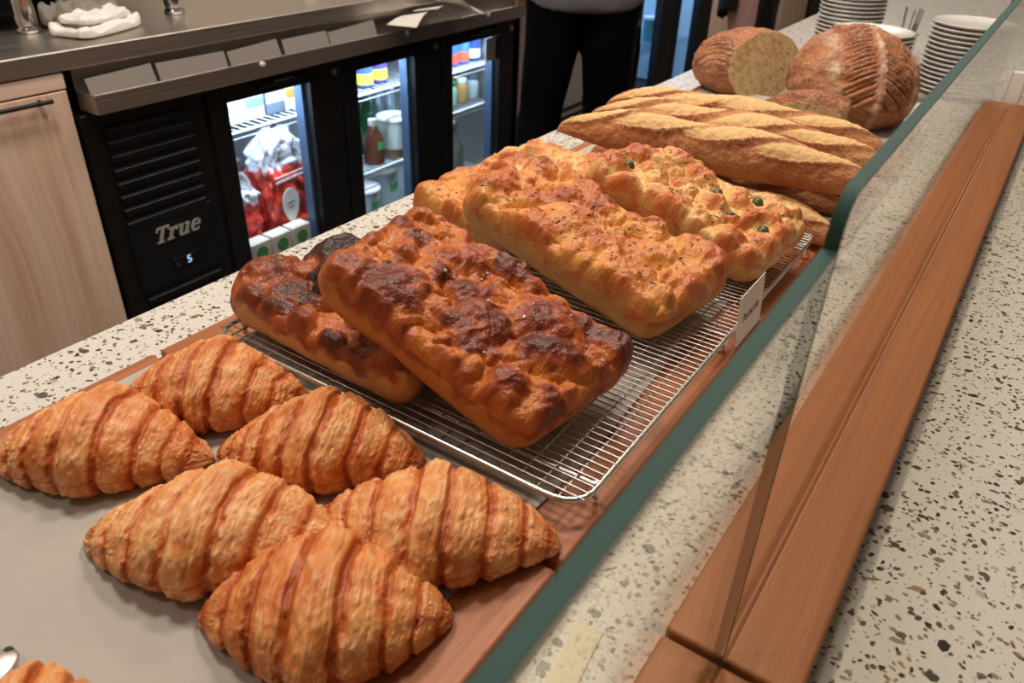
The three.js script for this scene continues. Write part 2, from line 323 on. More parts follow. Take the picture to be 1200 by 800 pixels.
// ------------------------------------------------------------------ breads
// croissant: length along x, base at y = 0
function croissantGeo(sd, L, W, H, bow = 0, tone = 0) {
  seed(sd * 7 + 3);
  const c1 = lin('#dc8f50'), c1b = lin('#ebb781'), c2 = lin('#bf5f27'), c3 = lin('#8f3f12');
  const mk = () => { const a = [rr(0.09, 0.16)]; let w = rr(0.27, 0.33); while (a[a.length - 1] < 0.9) { a.push(a[a.length - 1] + w * rr(0.85, 1.12)); w *= 0.8; } a[a.length - 1] = 1.06; return a; };
  const bp = mk(), bn = mk(), tilt = rr(-0.07, 0.07), hb = 0.0038, shift = rr(-0.06, 0.06);
  const nu = 320, nv = 180;
  return grid(nu, nv, (i, j) => {
    const q = i / (nu - 1) * 2 - 1, t = Math.sign(q) * (1 - Math.pow(1 - Math.abs(q), 1.25)), ph = j / nv * Math.PI * 2;
    const sp = Math.sin(ph), cp = Math.cos(ph);
    const wob = 0.05 * noise(cp * 1.1 + sd, sp * 1.1, t * 1.5) + tilt * cp + shift * (1 - t * t);
    const tt = t + wob * (1 - t * t * 0.6) + 0.012 * noise(cp * 4, sp * 4, sd + t * 6) - 0.05 * t * Math.max(0, sp), at_ = Math.abs(tt), bs = tt >= 0 ? bp : bn;
    let k = 0, lo = 0; while (k < bs.length - 1 && at_ > bs[k]) { lo = bs[k]; k++; }
    const s = k === 0 ? clamp(at_ / bs[0]) : clamp((at_ - lo) / (bs[k] - lo));
    const A = Math.min(1, Math.abs(t));
    const prof = 0.84 * Math.pow(Math.max(0, 1 - Math.pow(A, 1.2)), 0.88) + 0.16 * Math.sqrt(Math.max(0, 1 - A * A * A * A));
    const bandAdd = k === 0 ? 1.12 - 0.3 * s * s : 0.08 + 0.92 * sstep(0.1, 0.36, s) * (1.05 - 0.32 * s * s);
    const drop = 1 - sstep(0.95, 1.0, s) * 0.5;
    const strN = noise(tt * 46 + sd, cp * 0.8, sp * 0.8), str2 = noise(tt * 105 + sd, cp * 1.3, sp * 1.3);
    const bl = fbm(t * 15 + sd, cp * 4.2, sp * 4.2, 3), bub = sstep(0.25, 0.6, noise(t * 30 + sd * 2, cp * 8, sp * 8));
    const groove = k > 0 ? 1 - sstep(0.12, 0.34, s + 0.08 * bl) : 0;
    const lump = 0.0022 * noise(t * 5 + sd, cp * 2, sp * 2);
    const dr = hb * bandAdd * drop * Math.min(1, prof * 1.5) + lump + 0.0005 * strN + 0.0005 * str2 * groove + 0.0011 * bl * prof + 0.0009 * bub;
    const ry = H / 2 * Math.pow(prof, 0.9), rz = W / 2 * prof;
    let y = sp * (ry + dr), z = cp * (rz + dr);
    const fl = -0.62 * ry; if (y < fl) y = fl + (y - fl) * 0.12;
    y += 0.62 * (H / 2) * Math.pow(prof, 0.9) + 0.001;
    const x = t * L / 2; z += bow * (1 - t * t) - bow * 0.5 + 0.003 * Math.sin(t * 3 + sd);
    const edge = sstep(0.72, 1.0, s) * 0.4;
    const patch = fbm(t * 4 + sd * 3, cp * 1.5, sp * 1.5, 2);
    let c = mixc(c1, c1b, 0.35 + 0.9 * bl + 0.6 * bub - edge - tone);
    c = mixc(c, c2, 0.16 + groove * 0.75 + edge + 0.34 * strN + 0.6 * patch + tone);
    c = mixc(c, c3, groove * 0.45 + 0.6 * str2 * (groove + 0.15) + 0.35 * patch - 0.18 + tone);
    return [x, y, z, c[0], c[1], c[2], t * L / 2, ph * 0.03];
  }, false, true);
}
const CRO = [ // tip1 (x,z), tip2 (x,z), width, height, label
  [[0.150, -0.303], [0.232, -0.188], 0.098, 0.062, 'deep golden croissant on bare parchment with its tip by the wooden board edge'],
  [[0.242, -0.306], [0.316, -0.166], 0.092, 0.058, 'croissant with one tip resting on the wooden board edge by the rack corner'],
  [[0.148, -0.412], [0.238, -0.278], 0.094, 0.060, 'palest croissant, in the middle of the bunch with a creamy left tip'],
  [[0.252, -0.414], [0.330, -0.288], 0.092, 0.060, 'croissant touching the wire rack with a single pale blister patch'],
  [[0.152, -0.540], [0.244, -0.418], 0.094, 0.060, 'croissant beside the open terrazzo strip, away from the rack'],
  [[0.252, -0.530], [0.334, -0.410], 0.094, 0.060, 'croissant in the corner between terrazzo strip and wire rack'],
  [[0.012, -0.336], [0.086, -0.262], 0.085, 0.055, 'croissant of which only the top shows, beside the tongs'],
];
CRO.forEach(([a, b, w, h, label], i) => {
  const L = Math.hypot(b[0] - a[0], b[1] - a[1]) * 1.05;
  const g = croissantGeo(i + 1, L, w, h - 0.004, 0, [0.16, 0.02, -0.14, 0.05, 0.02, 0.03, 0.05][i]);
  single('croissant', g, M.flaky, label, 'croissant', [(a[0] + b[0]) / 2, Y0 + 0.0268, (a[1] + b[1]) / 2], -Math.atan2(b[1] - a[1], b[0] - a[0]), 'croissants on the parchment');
});

// focaccia: bottom corners L (far left), B, R, T in world metres relative to the counter top
function focaccia(q, T, sd, pal, label, opt = {}) {
  seed(sd * 13 + 5);
  const ctr = [0, 1, 2].map((k) => (q[0][k] + q[1][k] + q[2][k] + q[3][k]) / 4); const base = Math.min(...q.map((p) => p[1]));
  const [Lc, Bc, Rc, Tc] = q.map((p) => new THREE.Vector3(p[0] - ctr[0], p[1] - base, p[2] - ctr[2]));
  const bil = (u, v) => new THREE.Vector3().addScaledVector(Lc, (1 - u) * (1 - v) / 4).addScaledVector(Bc, (1 - u) * (1 + v) / 4).addScaledVector(Rc, (1 + u) * (1 + v) / 4).addScaledVector(Tc, (1 + u) * (1 - v) / 4);
  const N = new THREE.Vector3().crossVectors(Bc.clone().sub(Lc), Tc.clone().sub(Lc)).normalize(); if (N.y < 0) N.negate();
  const Wd = (Lc.distanceTo(Tc) + Bc.distanceTo(Rc)) / 2, Ld = (Lc.distanceTo(Bc) + Rc.distanceTo(Tc)) / 2;
  const bl = []; const nb = opt.nb ?? 46;
  for (let k = 0; k < 900 && bl.length < nb; k++) { const sz = Math.pow(rnd(), 1.7), r = (0.0075 + 0.022 * sz) * (opt.rs ?? 1), u = rr(-Wd / 2 + 0.006, Wd / 2 - 0.006), v = rr(-Ld / 2 + 0.006, Ld / 2 - 0.006); if (bl.every((o) => Math.hypot(o.u - u, o.v - v) > (o.r + r) * 0.66)) bl.push({ u, v, r, h: r * lerp(0.62, 0.44, sz) * rr(0.8, 1.15), e: rr(0.65, 1), a: rnd() * 3.14, tone: rnd() }); }
  const dim = opt.olives ?? [];
  const hgt = (u, v) => {
    let m = 0, tone = 0.5; const un = u + 0.006 * noise(u * 60, v * 60, sd), vn = v + 0.006 * noise(u * 60, v * 60, sd + 9);
    for (const b of bl) { const dx = un - b.u, dy = vn - b.v, X = dx * Math.cos(b.a) + dy * Math.sin(b.a), Yy = (-dx * Math.sin(b.a) + dy * Math.cos(b.a)) / b.e, d2 = (X * X + Yy * Yy) / (b.r * b.r * 1.5); if (d2 < 1) { const c = b.h * Math.pow(1 - d2, 0.75) * 1.15; const kk = 0.0045, hh = Math.max(0, kk - Math.abs(m - c)) / kk; if (c > m) tone = b.tone; m = Math.max(m, c) + hh * hh * kk * 0.25; } }
    for (const o of dim) { const d = Math.hypot(u - o[0], v - o[1]); if (d < 0.016) m *= sstep(0.004, 0.016, d); }
    const rd = 1 - Math.abs(fbm(u * 42 + sd, v * 42, sd, 2)) * 1.6;
    return [m + 0.0014 * fbm(u * 120, v * 120, sd, 3) + 0.0017 * rd * rd * (0.4 + 0.6 * clamp(m / 0.008)) + 0.003 * noise(u * 22, v * 22, sd), m / 0.013, tone, rd];
  };
  
  const nr = 100, ns = 14, na = 480, P = pal;
  const ring = []; { const a = Wd / 2, b = Ld / 2, rc = opt.rc ?? 0.018, A4 = Math.PI * rc / 2, seg = [[a, -(b - rc), 0, 1, 2 * (b - rc)], [a - rc, b - rc, 0], [a - rc, b, -1, 0, 2 * (a - rc)], [-(a - rc), b - rc, 1], [-a, b - rc, 0, -1, 2 * (b - rc)], [-(a - rc), -(b - rc), 2], [-(a - rc), -b, 1, 0, 2 * (a - rc)], [a - rc, -(b - rc), 3]];
    const tot = 4 * (a + b - 2 * rc) + 4 * A4; let si = 0, acc = 0;
    for (let j = 0; j < na; j++) { let d = tot * j / na; for (;;) { const L = seg[si].length === 5 ? seg[si][4] : A4; if (d - acc > L && si < 7) { acc += L; si++; } else break; } const q = d - acc, g = seg[si]; if (g.length === 5) ring.push([(g[0] + g[2] * q) / a, (g[1] + g[3] * q) / b]); else { const t = (g[2] + q / A4) * Math.PI / 2; ring.push([(g[0] + rc * Math.cos(t)) / a, (g[1] + rc * Math.sin(t)) / b]); } } }
  const geo = grid(nr + ns + 2, na, (i, j) => {
    const w = ring[j];
    const wav = 1 + 0.018 * noise(w[0] * 3, w[1] * 3, sd * 2.2);
    const r = i <= nr ? Math.pow(i / nr, 0.8) : 1;
    let u = w[0] * r * wav, v = w[1] * r * wav, h, c;
    const um = u * Wd / 2, vm = v * Ld / 2, f = hgt(um, vm);
    const ed = r < 0.9 ? 1 : 0.7 + 0.3 * Math.sqrt(Math.max(0, 1 - Math.pow((r - 0.9) / 0.1, 2)));
    const hTop = T * 0.78 * ed + f[0] * (0.35 + 0.65 * ed);
    const n1 = fbm(um * 55, vm * 55, sd, 3), n2 = fbm(um * 18, vm * 18, sd + 4, 2);
    if (i <= nr) {
      h = hTop;
      c = mixc(P.blond, P.browned, sstep(0.0, 0.72, f[1] * 0.65 + 0.4 * n1 + 0.4 * n2 + (f[2] - 0.5) * 0.25 + 0.13 - (P.bias ?? 0.1) + (r > 0.9 ? 0.2 : 0)));
      c = mixc(c, P.deep, sstep(P.dk, P.dk + 0.45, f[1] * 0.55 + 0.45 * n2 + 0.42 * n1 + (f[2] - 0.5) * 0.6));
      if (P.scorched) c = mixc(c, P.scorched, sstep(0.35, 0.75, n2 * 0.8 + f[1] * 0.45 + (f[2] - 0.5) * 0.5 + (P.bb ?? 0)));
    } else {
      const k = Math.min(1, (i - nr) / ns), s = 1 + 0.022 * Math.sin(Math.PI * k) - 0.05 * k * k;
      u *= s; v *= s; h = hTop * (1 - k);
      const sideN = fbm(w[0] * 8, w[1] * 8, k * 2 + sd, 3);
      c = mixc(P.side, P.browned, sstep(0.45, 0.0, k + 0.35 * sideN));
      c = mixc(c, P.base, sstep(0.8, 1.05, k + 0.2 * sideN));
      if (i === nr + ns + 1) { u = v = 0; h = 0; c = P.base; }
    }
    const p = bil(u, v).addScaledVector(N, h);
    return [p.x, p.y, p.z, c[0], c[1], c[2], um + (i > nr ? (i - nr) * 0.003 : 0), vm];
  }, false, true);
  const ix = geo.index.array; for (let k = 0; k < ix.length; k += 3) { const t = ix[k]; ix[k] = ix[k + 1]; ix[k + 1] = t; } geo.computeVertexNormals();
  const g = thing('focaccia', label, 'bread', [ctr[0], Y0 + base, ctr[2]], 0, 'focaccia slabs on the wire rack');
  part(g, 'loaf', geo, M.glazed);
  const place = (u, v, up) => bil(u / (Wd / 2), v / (Ld / 2)).addScaledVector(N, T * 0.78 + hgt(u, v)[0] + up);
  for (const o of dim) { const p = place(o[0], o[1], -0.0015); part(g, 'olive', new THREE.SphereGeometry(0.0082, 16, 12).scale(rr(0.9, 1.15), 0.8, rr(0.7, 0.95)), M.olive, [p.x, p.y, p.z], [rnd(), rnd() * 3, rnd()]); }
  if (opt.herbs) { const hs = []; for (let k = 0; k < opt.herbs; k++) { const u = rr(-0.42, 0.42) * Wd, v = rr(-0.44, 0.44) * Ld, p = place(u, v, 0.0006), l = rr(0.0012, 0.0065); hs.push(new THREE.BoxGeometry(l, 0.0005, 0.0007).rotateZ(rr(-0.4, 0.4)).rotateY(rnd() * 6.28).translate(p.x, p.y, p.z)); } const m = part(g, 'herb_flakes', mergeGeometries(hs), M.herb); m.userData.kind = 'stuff'; }
  for (let k = 0; k < (opt.salt ?? 0); k++) { const u = rr(-0.4, 0.4) * Wd, v = rr(-0.42, 0.45) * Ld, p = place(u, v, 0.001); part(g, 'salt_crystal', new THREE.BoxGeometry(rr(0.001, 0.0022), 0.0012, rr(0.001, 0.0022)), M.salt, [p.x, p.y, p.z], [rnd(), rnd(), rnd()]); }
  return g;
}
const PALE = { blond: lin('#df9a50'), browned: lin('#c26834'), deep: lin('#92451e'), side: lin('#d09a58'), base: lin('#b4743c'), dk: 0.62, bias: 0.16 };
const GOLD = { blond: lin('#e8b873'), browned: lin('#cc7440'), deep: lin('#a8532a'), side: lin('#dea866'), base: lin('#bc8446'), dk: 0.7, bias: 0.12 };
const BROWN = { blond: lin('#cb7632'), browned: lin('#9d4624'), deep: lin('#6f2d16'), side: lin('#c47e3a'), base: lin('#985624'), dk: 0.26, scorched: lin('#5a3024'), bb: -0.24, bias: 0.02 };
const BURNT = { blond: lin('#b8662e'), browned: lin('#8c3f1f'), deep: lin('#5c2814'), side: lin('#d49a58'), base: lin('#b6783c'), dk: 0.2, scorched: lin('#36201a'), bb: -0.02, bias: -0.1 };
const RY = RACK_Y + 0.0015;
focaccia([[0.362, RY, -0.545], [0.350, RY, -0.318], [0.474, RY, -0.352], [0.497, RY, -0.532]], 0.035, 1, BURNT, 'dark scorched focaccia lying under the tilted brown one', { salt: 8, nb: 26, rs: 1.45 });
focaccia([[0.625, RY, -0.555], [0.612, RY, -0.405], [0.732, RY, -0.40], [0.742, RY, -0.55]], 0.042, 2, PALE, 'pale focaccia underneath, between the brown and herb slabs', { herbs: 16, nb: 36 });
focaccia([[0.758, RY, -0.56], [0.748, RY, -0.405], [0.868, RY, -0.40], [0.885, RY, -0.55]], 0.042, 3, GOLD, 'light golden focaccia underneath the herb and olive slabs', { herbs: 24, nb: 36, olives: [[-0.04, -0.045], [0.0, -0.035]] });
focaccia([[0.352, 0.118, -0.418], [0.354, RY, -0.223], [0.490, RY, -0.207], [0.494, 0.118, -0.434]], 0.041, 24, BROWN, 'large brown blistered focaccia tilted on top of the scorched one', { salt: 26, nb: 74, rs: 1.0 });
focaccia([[0.582, 0.094, -0.452], [0.546, RY, -0.212], [0.675, RY, -0.194], [0.708, 0.094, -0.436]], 0.044, 5, PALE, 'orange focaccia scattered with herbs, propped on a pale slab', { herbs: 110, nb: 44, rs: 1.2 });
focaccia([[0.722, 0.094, -0.392], [0.704, RY, -0.180], [0.848, RY, -0.170], [0.840, 0.094, -0.380]], 0.043, 6, GOLD, 'golden focaccia studded with green olives and herbs', { herbs: 80, nb: 34, rs: 1.35, olives: [[-0.018, -0.078], [-0.028, -0.008], [0.024, 0.012], [0.044, 0.052], [-0.012, 0.048], [0.026, 0.07], [-0.008, 0.082]] });

// baguette: along z, centre of base at origin
function baguetteGeo(sd, L, W, H, off = 0) {
  seed(sd * 17 + 1);
  const c1 = lin('#d0925e'), c2 = lin('#ba7042'), c3 = lin('#894a24'), cr = lin('#e6be82'), fl = lin('#dfb88e');
  const n = 4, cuts = []; for (let i = 0; i < n; i++) cuts.push({ t: -0.63 + 1.26 * i / (n - 1) + rr(-0.03, 0.03), l: rr(0.31, 0.35), w: rr(0.54, 0.64), o: off + rr(-0.12, 0.12), s: rr(0.62, 0.78) });
  const nu = 260, nv = 150;
  return grid(nu, nv, (i, j) => {
    const q = i / (nu - 1) * 2 - 1, t = Math.sign(q) * (1 - Math.pow(1 - Math.abs(q), 1.3)), ph = j / nv * Math.PI * 2, sp = Math.sin(ph), cp = Math.cos(ph), A = Math.abs(t);
    const prof = Math.pow(Math.max(0, 1 - Math.pow(A, 3.0)), 0.62) * (0.94 + 0.06 * Math.cos(t * 9 + sd));
    const ang = Math.atan2(cp, sp);   // 0 on top
    let add = 0, open = 0, dark = 0;
    for (const k of cuts) { const a = (t - k.t) / k.l; if (Math.abs(a) > 1.05) continue; const b = ang - k.o - k.s * a, wv = k.w * Math.max(0, 1 - a * a) + 0.02 + 0.05 * noise(t * 40, 2, sd); const e = b / wv; if (e > -1 && e < 1 && Math.abs(a) < 1) { open = Math.max(open, sstep(1, 0.8, Math.abs(e))); add += 0.0018 * Math.cos(e * 1.57) - 0.0012; } if (e <= -0.9 && e > -1.7 && Math.abs(a) < 0.96) { const f = sstep(-1.7, -1.05, e) * (e < -0.98 ? 1 : 0.3) * (1 - a * a); add += 0.0042 * f; dark = Math.max(dark, sstep(-1.55, -1.1, e) * (1 - a * a * 0.5)); } }
    const n1 = fbm(t * 24, cp * 3 + sd, sp * 3, 3), n2 = noise(t * 110 + sd, cp * 13, sp * 13), n3 = fbm(t * 4, cp, sp + sd, 2);
    const x = cp * (W / 2 * prof) + cp * (add + 0.0012 * n1), yy = sp * (H / 2 * prof) + sp * (add + 0.0012 * n1);
    let y = yy; const f0 = -0.7 * H / 2 * prof; if (y < f0) y = f0 + (y - f0) * 0.15; y += 0.7 * H / 2 * Math.pow(prof, 0.5) ;
    let c = mixc(c1, c2, 0.5 + 1.0 * n3 + 0.4 * n1); c = mixc(c, c3, dark * 0.95 + (A > 0.85 ? 0.1 : 0) + 0.35 * n3 - 0.1);
    c = mixc(c, fl, sstep(0.1, 0.55, n2 + 0.2 * n1) * 0.55); c = mixc(c, cr, open * (0.85 + 0.3 * n1));
    return [x, y, t * L / 2, c[0], c[1], c[2], ph * W / 2, t * L / 2];
  }, false, true);
}
const flip = (g) => { const ix = g.index.array; for (let k = 0; k < ix.length; k += 3) { const t = ix[k]; ix[k] = ix[k + 1]; ix[k + 1] = t; } g.computeVertexNormals(); return g; };
// [x, z, y, length, width, height, turn, label]
const BAG = [
  [0.928, -0.315, 0.0268, 0.37, 0.068, 0.056, -0.09, 'lower baguette half hidden beside the olive focaccia'],
  [1.020, -0.345, 0.0268, 0.38, 0.066, 0.054, -0.01, 'lower baguette under the front pair of the stack'],
  [1.095, -0.355, 0.0268, 0.38, 0.066, 0.054, 0.02, 'lower baguette under the back pair of the stack'],
  [0.945, -0.330, 0.078, 0.43, 0.070, 0.066, 0.055, 'baguette on top of the stack, next to the focaccia'],
  [1.020, -0.325, 0.078, 0.43, 0.070, 0.066, 0.03, 'baguette on top of the stack, second from the focaccia'],
  [1.096, -0.342, 0.078, 0.42, 0.070, 0.064, 0.03, 'baguette on top of the stack, next to the cut sourdough'],
];
BAG.forEach(([x, z, y, L, w, h, turn, label], i) => single('baguette', baguetteGeo(i + 1, L, w, h, i === 0 ? -0.5 : -0.12), M.floury, label, 'baguette', [x, Y0 + y, z], turn, 'stacked baguettes'));

// round sourdough, optionally cut flat by planes [nx, ny, nz, d] (local)
function loaf(sd, rx, ry, rz, planes, style) {
  seed(sd * 31 + 7);
  const c1 = lin('#b0724a'), c2 = lin('#905434'), c3 = lin('#603824'), fl = lin('#d3b596'), cm1 = lin('#e2c896'), cm2 = lin('#d2ae76'), cm3 = lin('#b8915a');
  const nu = 200, nv = 300, cutFlag = new Uint8Array(nu * nv);
  const geo = grid(nu, nv, (i, j) => {
    const a = i / (nu - 1) * Math.PI, ph = j / nv * Math.PI * 2;
    const d = [Math.sin(a) * Math.cos(ph), Math.cos(a), Math.sin(a) * Math.sin(ph)];
    const n1 = fbm(d[0] * 5 + sd, d[1] * 5, d[2] * 5, 3), n2 = noise(d[0] * 34, d[1] * 34, d[2] * 34 + sd), n3 = fbm(d[0] * 2.4, d[1] * 2.4 + sd, d[2] * 2.4, 2);
    let add = 0, slash = 0, flour = 0;
    const ca = 0.82, sa = 0.57, tx = d[0] * ca + d[1] * sa, ty = d[1] * ca - d[0] * sa;
    if (style && ty > 0) {   // a spine with short slashes to both sides, like a wheat ear
      const lx = tx, lz = d[2] - 0.12; const side = Math.abs(lz), sl = lx * 6.5 + side * 2.6 + (lz > 0 ? 0.5 : 0), fr = sl - Math.floor(sl);
      if (side > 0.05 && side < 0.5 && Math.abs(lx) < 0.85) { slash = sstep(0.17, 0.05, Math.abs(fr - 0.5)) * sstep(0.5, 0.36, side) * sstep(0.05, 0.1, side); add -= 0.004 * slash; add += 0.0028 * sstep(0.3, 0.12, Math.abs(fr - 0.28)); }
      flour = sstep(0.09, 0.02, side) * 0.6 + sstep(0.5, 0.6, side) * sstep(0.8, 0.65, side) * 0.5;
      add += 0.004 * sstep(0.1, 0.0, side);
    } else if (d[1] > 0) { const sl = d[0] * 13 + d[2] * 3, fr = sl - Math.floor(sl); slash = sstep(0.2, 0.06, Math.abs(fr - 0.5)) * 0.7; add -= 0.003 * slash; }
    const R = 1 + 0.03 * n3;
    let x = d[0] * rx * R, y = d[1] * ry * R, z = d[2] * rz * R; x += d[0] * (add + 0.0025 * n1); y += d[1] * (add + 0.0025 * n1); z += d[2] * (add + 0.0025 * n1);
    const f0 = -0.55 * ry; if (y < f0) y = f0 + (y - f0) * 0.08;
    let c = mixc(c1, c2, 0.5 + 0.9 * n3 + 0.5 * n1); c = mixc(c, c3, slash * 0.45 + 0.5 * n3 - 0.05); c = mixc(c, fl, clamp(flour * (0.7 + n1) + sstep(0.15, 0.5, n2 + 0.35 * n1) * 0.55));
    for (const [nx, ny, nz, dd] of planes) { const s = x * nx + y * ny + z * nz - dd; if (s > 0) { x -= nx * s; y -= ny * s; z -= nz * s; cutFlag[i * nv + j] = 1; } }
    if (cutFlag[i * nv + j]) { const m1 = fbm(x * 60, y * 60, z * 60 + sd, 3), m2 = noise(x * 160, y * 160, z * 160); c = mixc(cm1, cm2, 0.4 + m1); c = mixc(c, cm3, sstep(0.25, 0.5, m2 + 0.3 * m1)); }
    return [x, y + 0.56 * ry + 0.08 * 0.45 * ry, z, c[0], c[1], c[2], x * 1.0 + y, z + y];
  }, false, true);
  flip(geo);
  if (!planes.length) return [geo];
  const idx = geo.index.array, A = [], B = []; for (let k = 0; k < idx.length; k += 3) (cutFlag[idx[k]] && cutFlag[idx[k + 1]] && cutFlag[idx[k + 2]] ? B : A).push(idx[k], idx[k + 1], idx[k + 2]);
  const mkg = (ind) => { const q = geo.clone(); q.setIndex(ind); const r = mergeVertices(q.toNonIndexed()); r.computeVertexNormals(); return r; };
  return [mkg(A), mkg(B)];
}
single('sourdough_loaf', loaf(1, 0.162, 0.09, 0.11, [], 1)[0], M.floury, 'large round sourdough loaf with a flour-dusted slashed crust', 'bread', [1.545, Y0 + 0.0268, -0.293], 0.41);
function cutLoaf(name, label, pos, turn, args) { const g = thing(name, label, 'bread', pos, turn); const [a, b] = loaf(...args); part(g, 'crust', a, M.floury); part(g, 'crumb_face', b, M.crumb).userData.label = 'pale open crumb of the cut face'; return g; }
cutLoaf('sourdough_half', 'half sourdough loaf with its pale cut face toward the round loaf', [1.60, Y0 + 0.0268, -0.500], 0, [2, 0.125, 0.068, 0.11, [[-0.28, 0.3, 0.912, 0.04]], 0]);
cutLoaf('sourdough_heel', 'crusty heel of sourdough behind the cut half loaf', [1.80, Y0 + 0.0, -0.56], 0.5, [3, 0.09, 0.055, 0.07, [[-1, 0, 0, 0.05]], 0]);
cutLoaf('sourdough_chunk', 'small chunk of sourdough lying against the round loaf', [1.335, Y0 + 0.0268, -0.298], 0.1, [4, 0.075, 0.046, 0.085, [[0, 0, 1, 0.05], [1, 0, 0, 0.028], [-1, 0, 0, 0.045]], 0]);

// ------------------------------------------------------------------ price cards, tongs, plates, cutlery
const font = await new FontLoader().loadAsync('fonts/droid/droid_sans_regular.typeface.json');
const fontBold = await new FontLoader().loadAsync('fonts/droid/droid_serif_bold.typeface.json');
const text = (s, size, depth = 0.0003, f = font) => { const g = new TextGeometry(s, { font: f, size, depth, curveSegments: 3, bevelEnabled: false }); g.computeBoundingBox(); const b = g.boundingBox; g.translate(-(b.min.x + b.max.x) / 2, -(b.min.y + b.max.y) / 2, 0); return g; };
{
  const g = thing('price_card', 'small white card lettered focaccia standing at the board edge', 'card', [0.662, Y0 + 0.0255, -0.1605]);
  g.rotation.set(-0.08, 0, 0);
  part(g, 'card', rbox(0.068, 0.052, 0.0008, 0.0003), M.whitePaper, [0, 0.026, 0]);
  part(g, 'lettering', text('focaccia', 0.0085), M.ink, [0, 0.026, 0.0004]);
}
single('cream_strip', rbox(0.052, 0.0012, 0.018, 0.0005), M.creamStrip, 'cream strip lying on the terrazzo beside the croissant board', 'card', [0.272, Y0 + 0.0006, -0.124], 0.12);  // pale cream strip between board and rail
{ // serving tongs on the croissant board
  const g = thing('serving_tongs', 'steel serving tongs lying on the parchment near the croissants', 'tongs', [0.0, Y0 + 0.031, -0.357], 0.2);
  for (const s of [-1, 1]) {
    const p = []; for (let i = 0; i <= 10; i++) { const t = i / 10; p.push([0.058 - 0.2 * t, 0.004 + 0.006 * Math.sin(t * 3), s * (0.006 + 0.016 * Math.sin(t * 2.6))]); }
    part(g, 'arm', tube(p, 0.004, 30, 8).scale(1, 0.8, 1), M.steel);
    const sc = new THREE.SphereGeometry(0.013, 20, 12).scale(1.5, 0.32, 0.85); part(g, 'gripper', sc, M.steel, [0.058, 0.004, s * 0.009], [0, 0, 0]);
  }
  part(g, 'crumb', new THREE.IcosahedronGeometry(0.003, 1), M.herb, [0.075, 0.004, 0.006]);
}
{
  const prof = [[0, 0.0], [0.040, 0.0], [0.042, 0.0022], [0.046, 0.0022], [0.074, 0.0075], [0.084, 0.0118], [0.0858, 0.0132], [0.0852, 0.0146], [0.083, 0.0142], [0.072, 0.0098], [0.046, 0.0048], [0, 0.0042]];
  const plateG = lathe(prof, 56);
  const ORD = ['first', 'second', 'third', 'fourth', 'fifth', 'sixth', 'seventh', 'eighth', 'ninth', 'tenth', 'eleventh', 'twelfth', 'thirteenth', 'fourteenth', 'fifteenth', 'sixteenth', 'seventeenth'];
  const stack = (x, z, n, dy, s, where, group, jit) => { for (let i = 0; i < n; i++) { const m = single('plate', plateG, M.ceramic, i === n - 1 ? `topmost white plate ${where}` : i === 0 ? `bottom white plate ${where}` : `white plate, ${ORD[n - 1 - i]} from the top ${where}`, 'plate', [x + jit * (rnd() - 0.5), Y0 + i * dy, z + jit * (rnd() - 0.5)], 0, group); m.scale.set(s, 1, s); } };
  seed(77);
  stack(1.955, -0.158, 15, 0.0094, 0.98, 'of the stack nearest the glass screen', 'plates in the stack by the glass', 0.003);
  stack(1.94, -0.348, 11, 0.0094, 1.0, 'of the stack right behind the round sourdough', 'plates in the stack behind the sourdough', 0.003);
  stack(2.17, -0.452, 17, 0.0094, 0.9, 'of the tallest stack beside the forks', 'plates in the tallest stack', 0.002);
  const g = thing('serving_spoon', 'dull steel serving spoon lying on the counter between bread and plates', 'spoon', [1.84, Y0, -0.225], 0.3);
  part(g, 'bowl', new THREE.SphereGeometry(0.03, 24, 14, 0, 6.2832, 0, 1.5708).scale(0.8, 0.5, 1.35), M.steel, [0, 0.0005, 0]);
  part(g, 'handle', tube([[0, 0.006, -0.038], [0.004, 0.012, -0.08], [0.006, 0.008, -0.16]], 0.004, 20, 8), M.steel);
}
{
  const c = thing('cutlery_cup', 'small white cup holding forks behind the plates', 'cup', [2.26, Y0, -0.335]);
  part(c, 'body', lathe([[0, 0], [0.032, 0], [0.034, 0.06], [0.032, 0.06], [0.03, 0.005], [0, 0.005]], 32), M.ceramic);
  [[-0.012, 0.008, 0.12], [0.01, -0.006, -0.1], [0.006, 0.014, 0.3]].forEach(([dx, dz, tl], i) => {
    const f = thing('fork', ['steel fork leaning toward the tallest plate stack in the cup', 'steel fork standing most upright in the cup', 'steel fork leaning toward the glass in the cup'][i], 'fork', [2.26 + dx, Y0 + 0.006, -0.335 + dz], i * 0.4, 'forks in the cup'); f.rotation.x = tl * 0.35;
    part(f, 'handle', rbox(0.008, 0.062, 0.0018, 0.0008), M.steel, [0, 0.031, 0]);
    part(f, 'head', rbox(0.02, 0.02, 0.0018, 0.0008), M.steel, [0, 0.07, 0]);
    for (const k of [-1.5, -0.5, 0.5, 1.5]) part(f, 'tine', rbox(0.0028, 0.034, 0.0016, 0.0006), M.steel, [k * 0.0056, 0.096, 0]);
  });
}

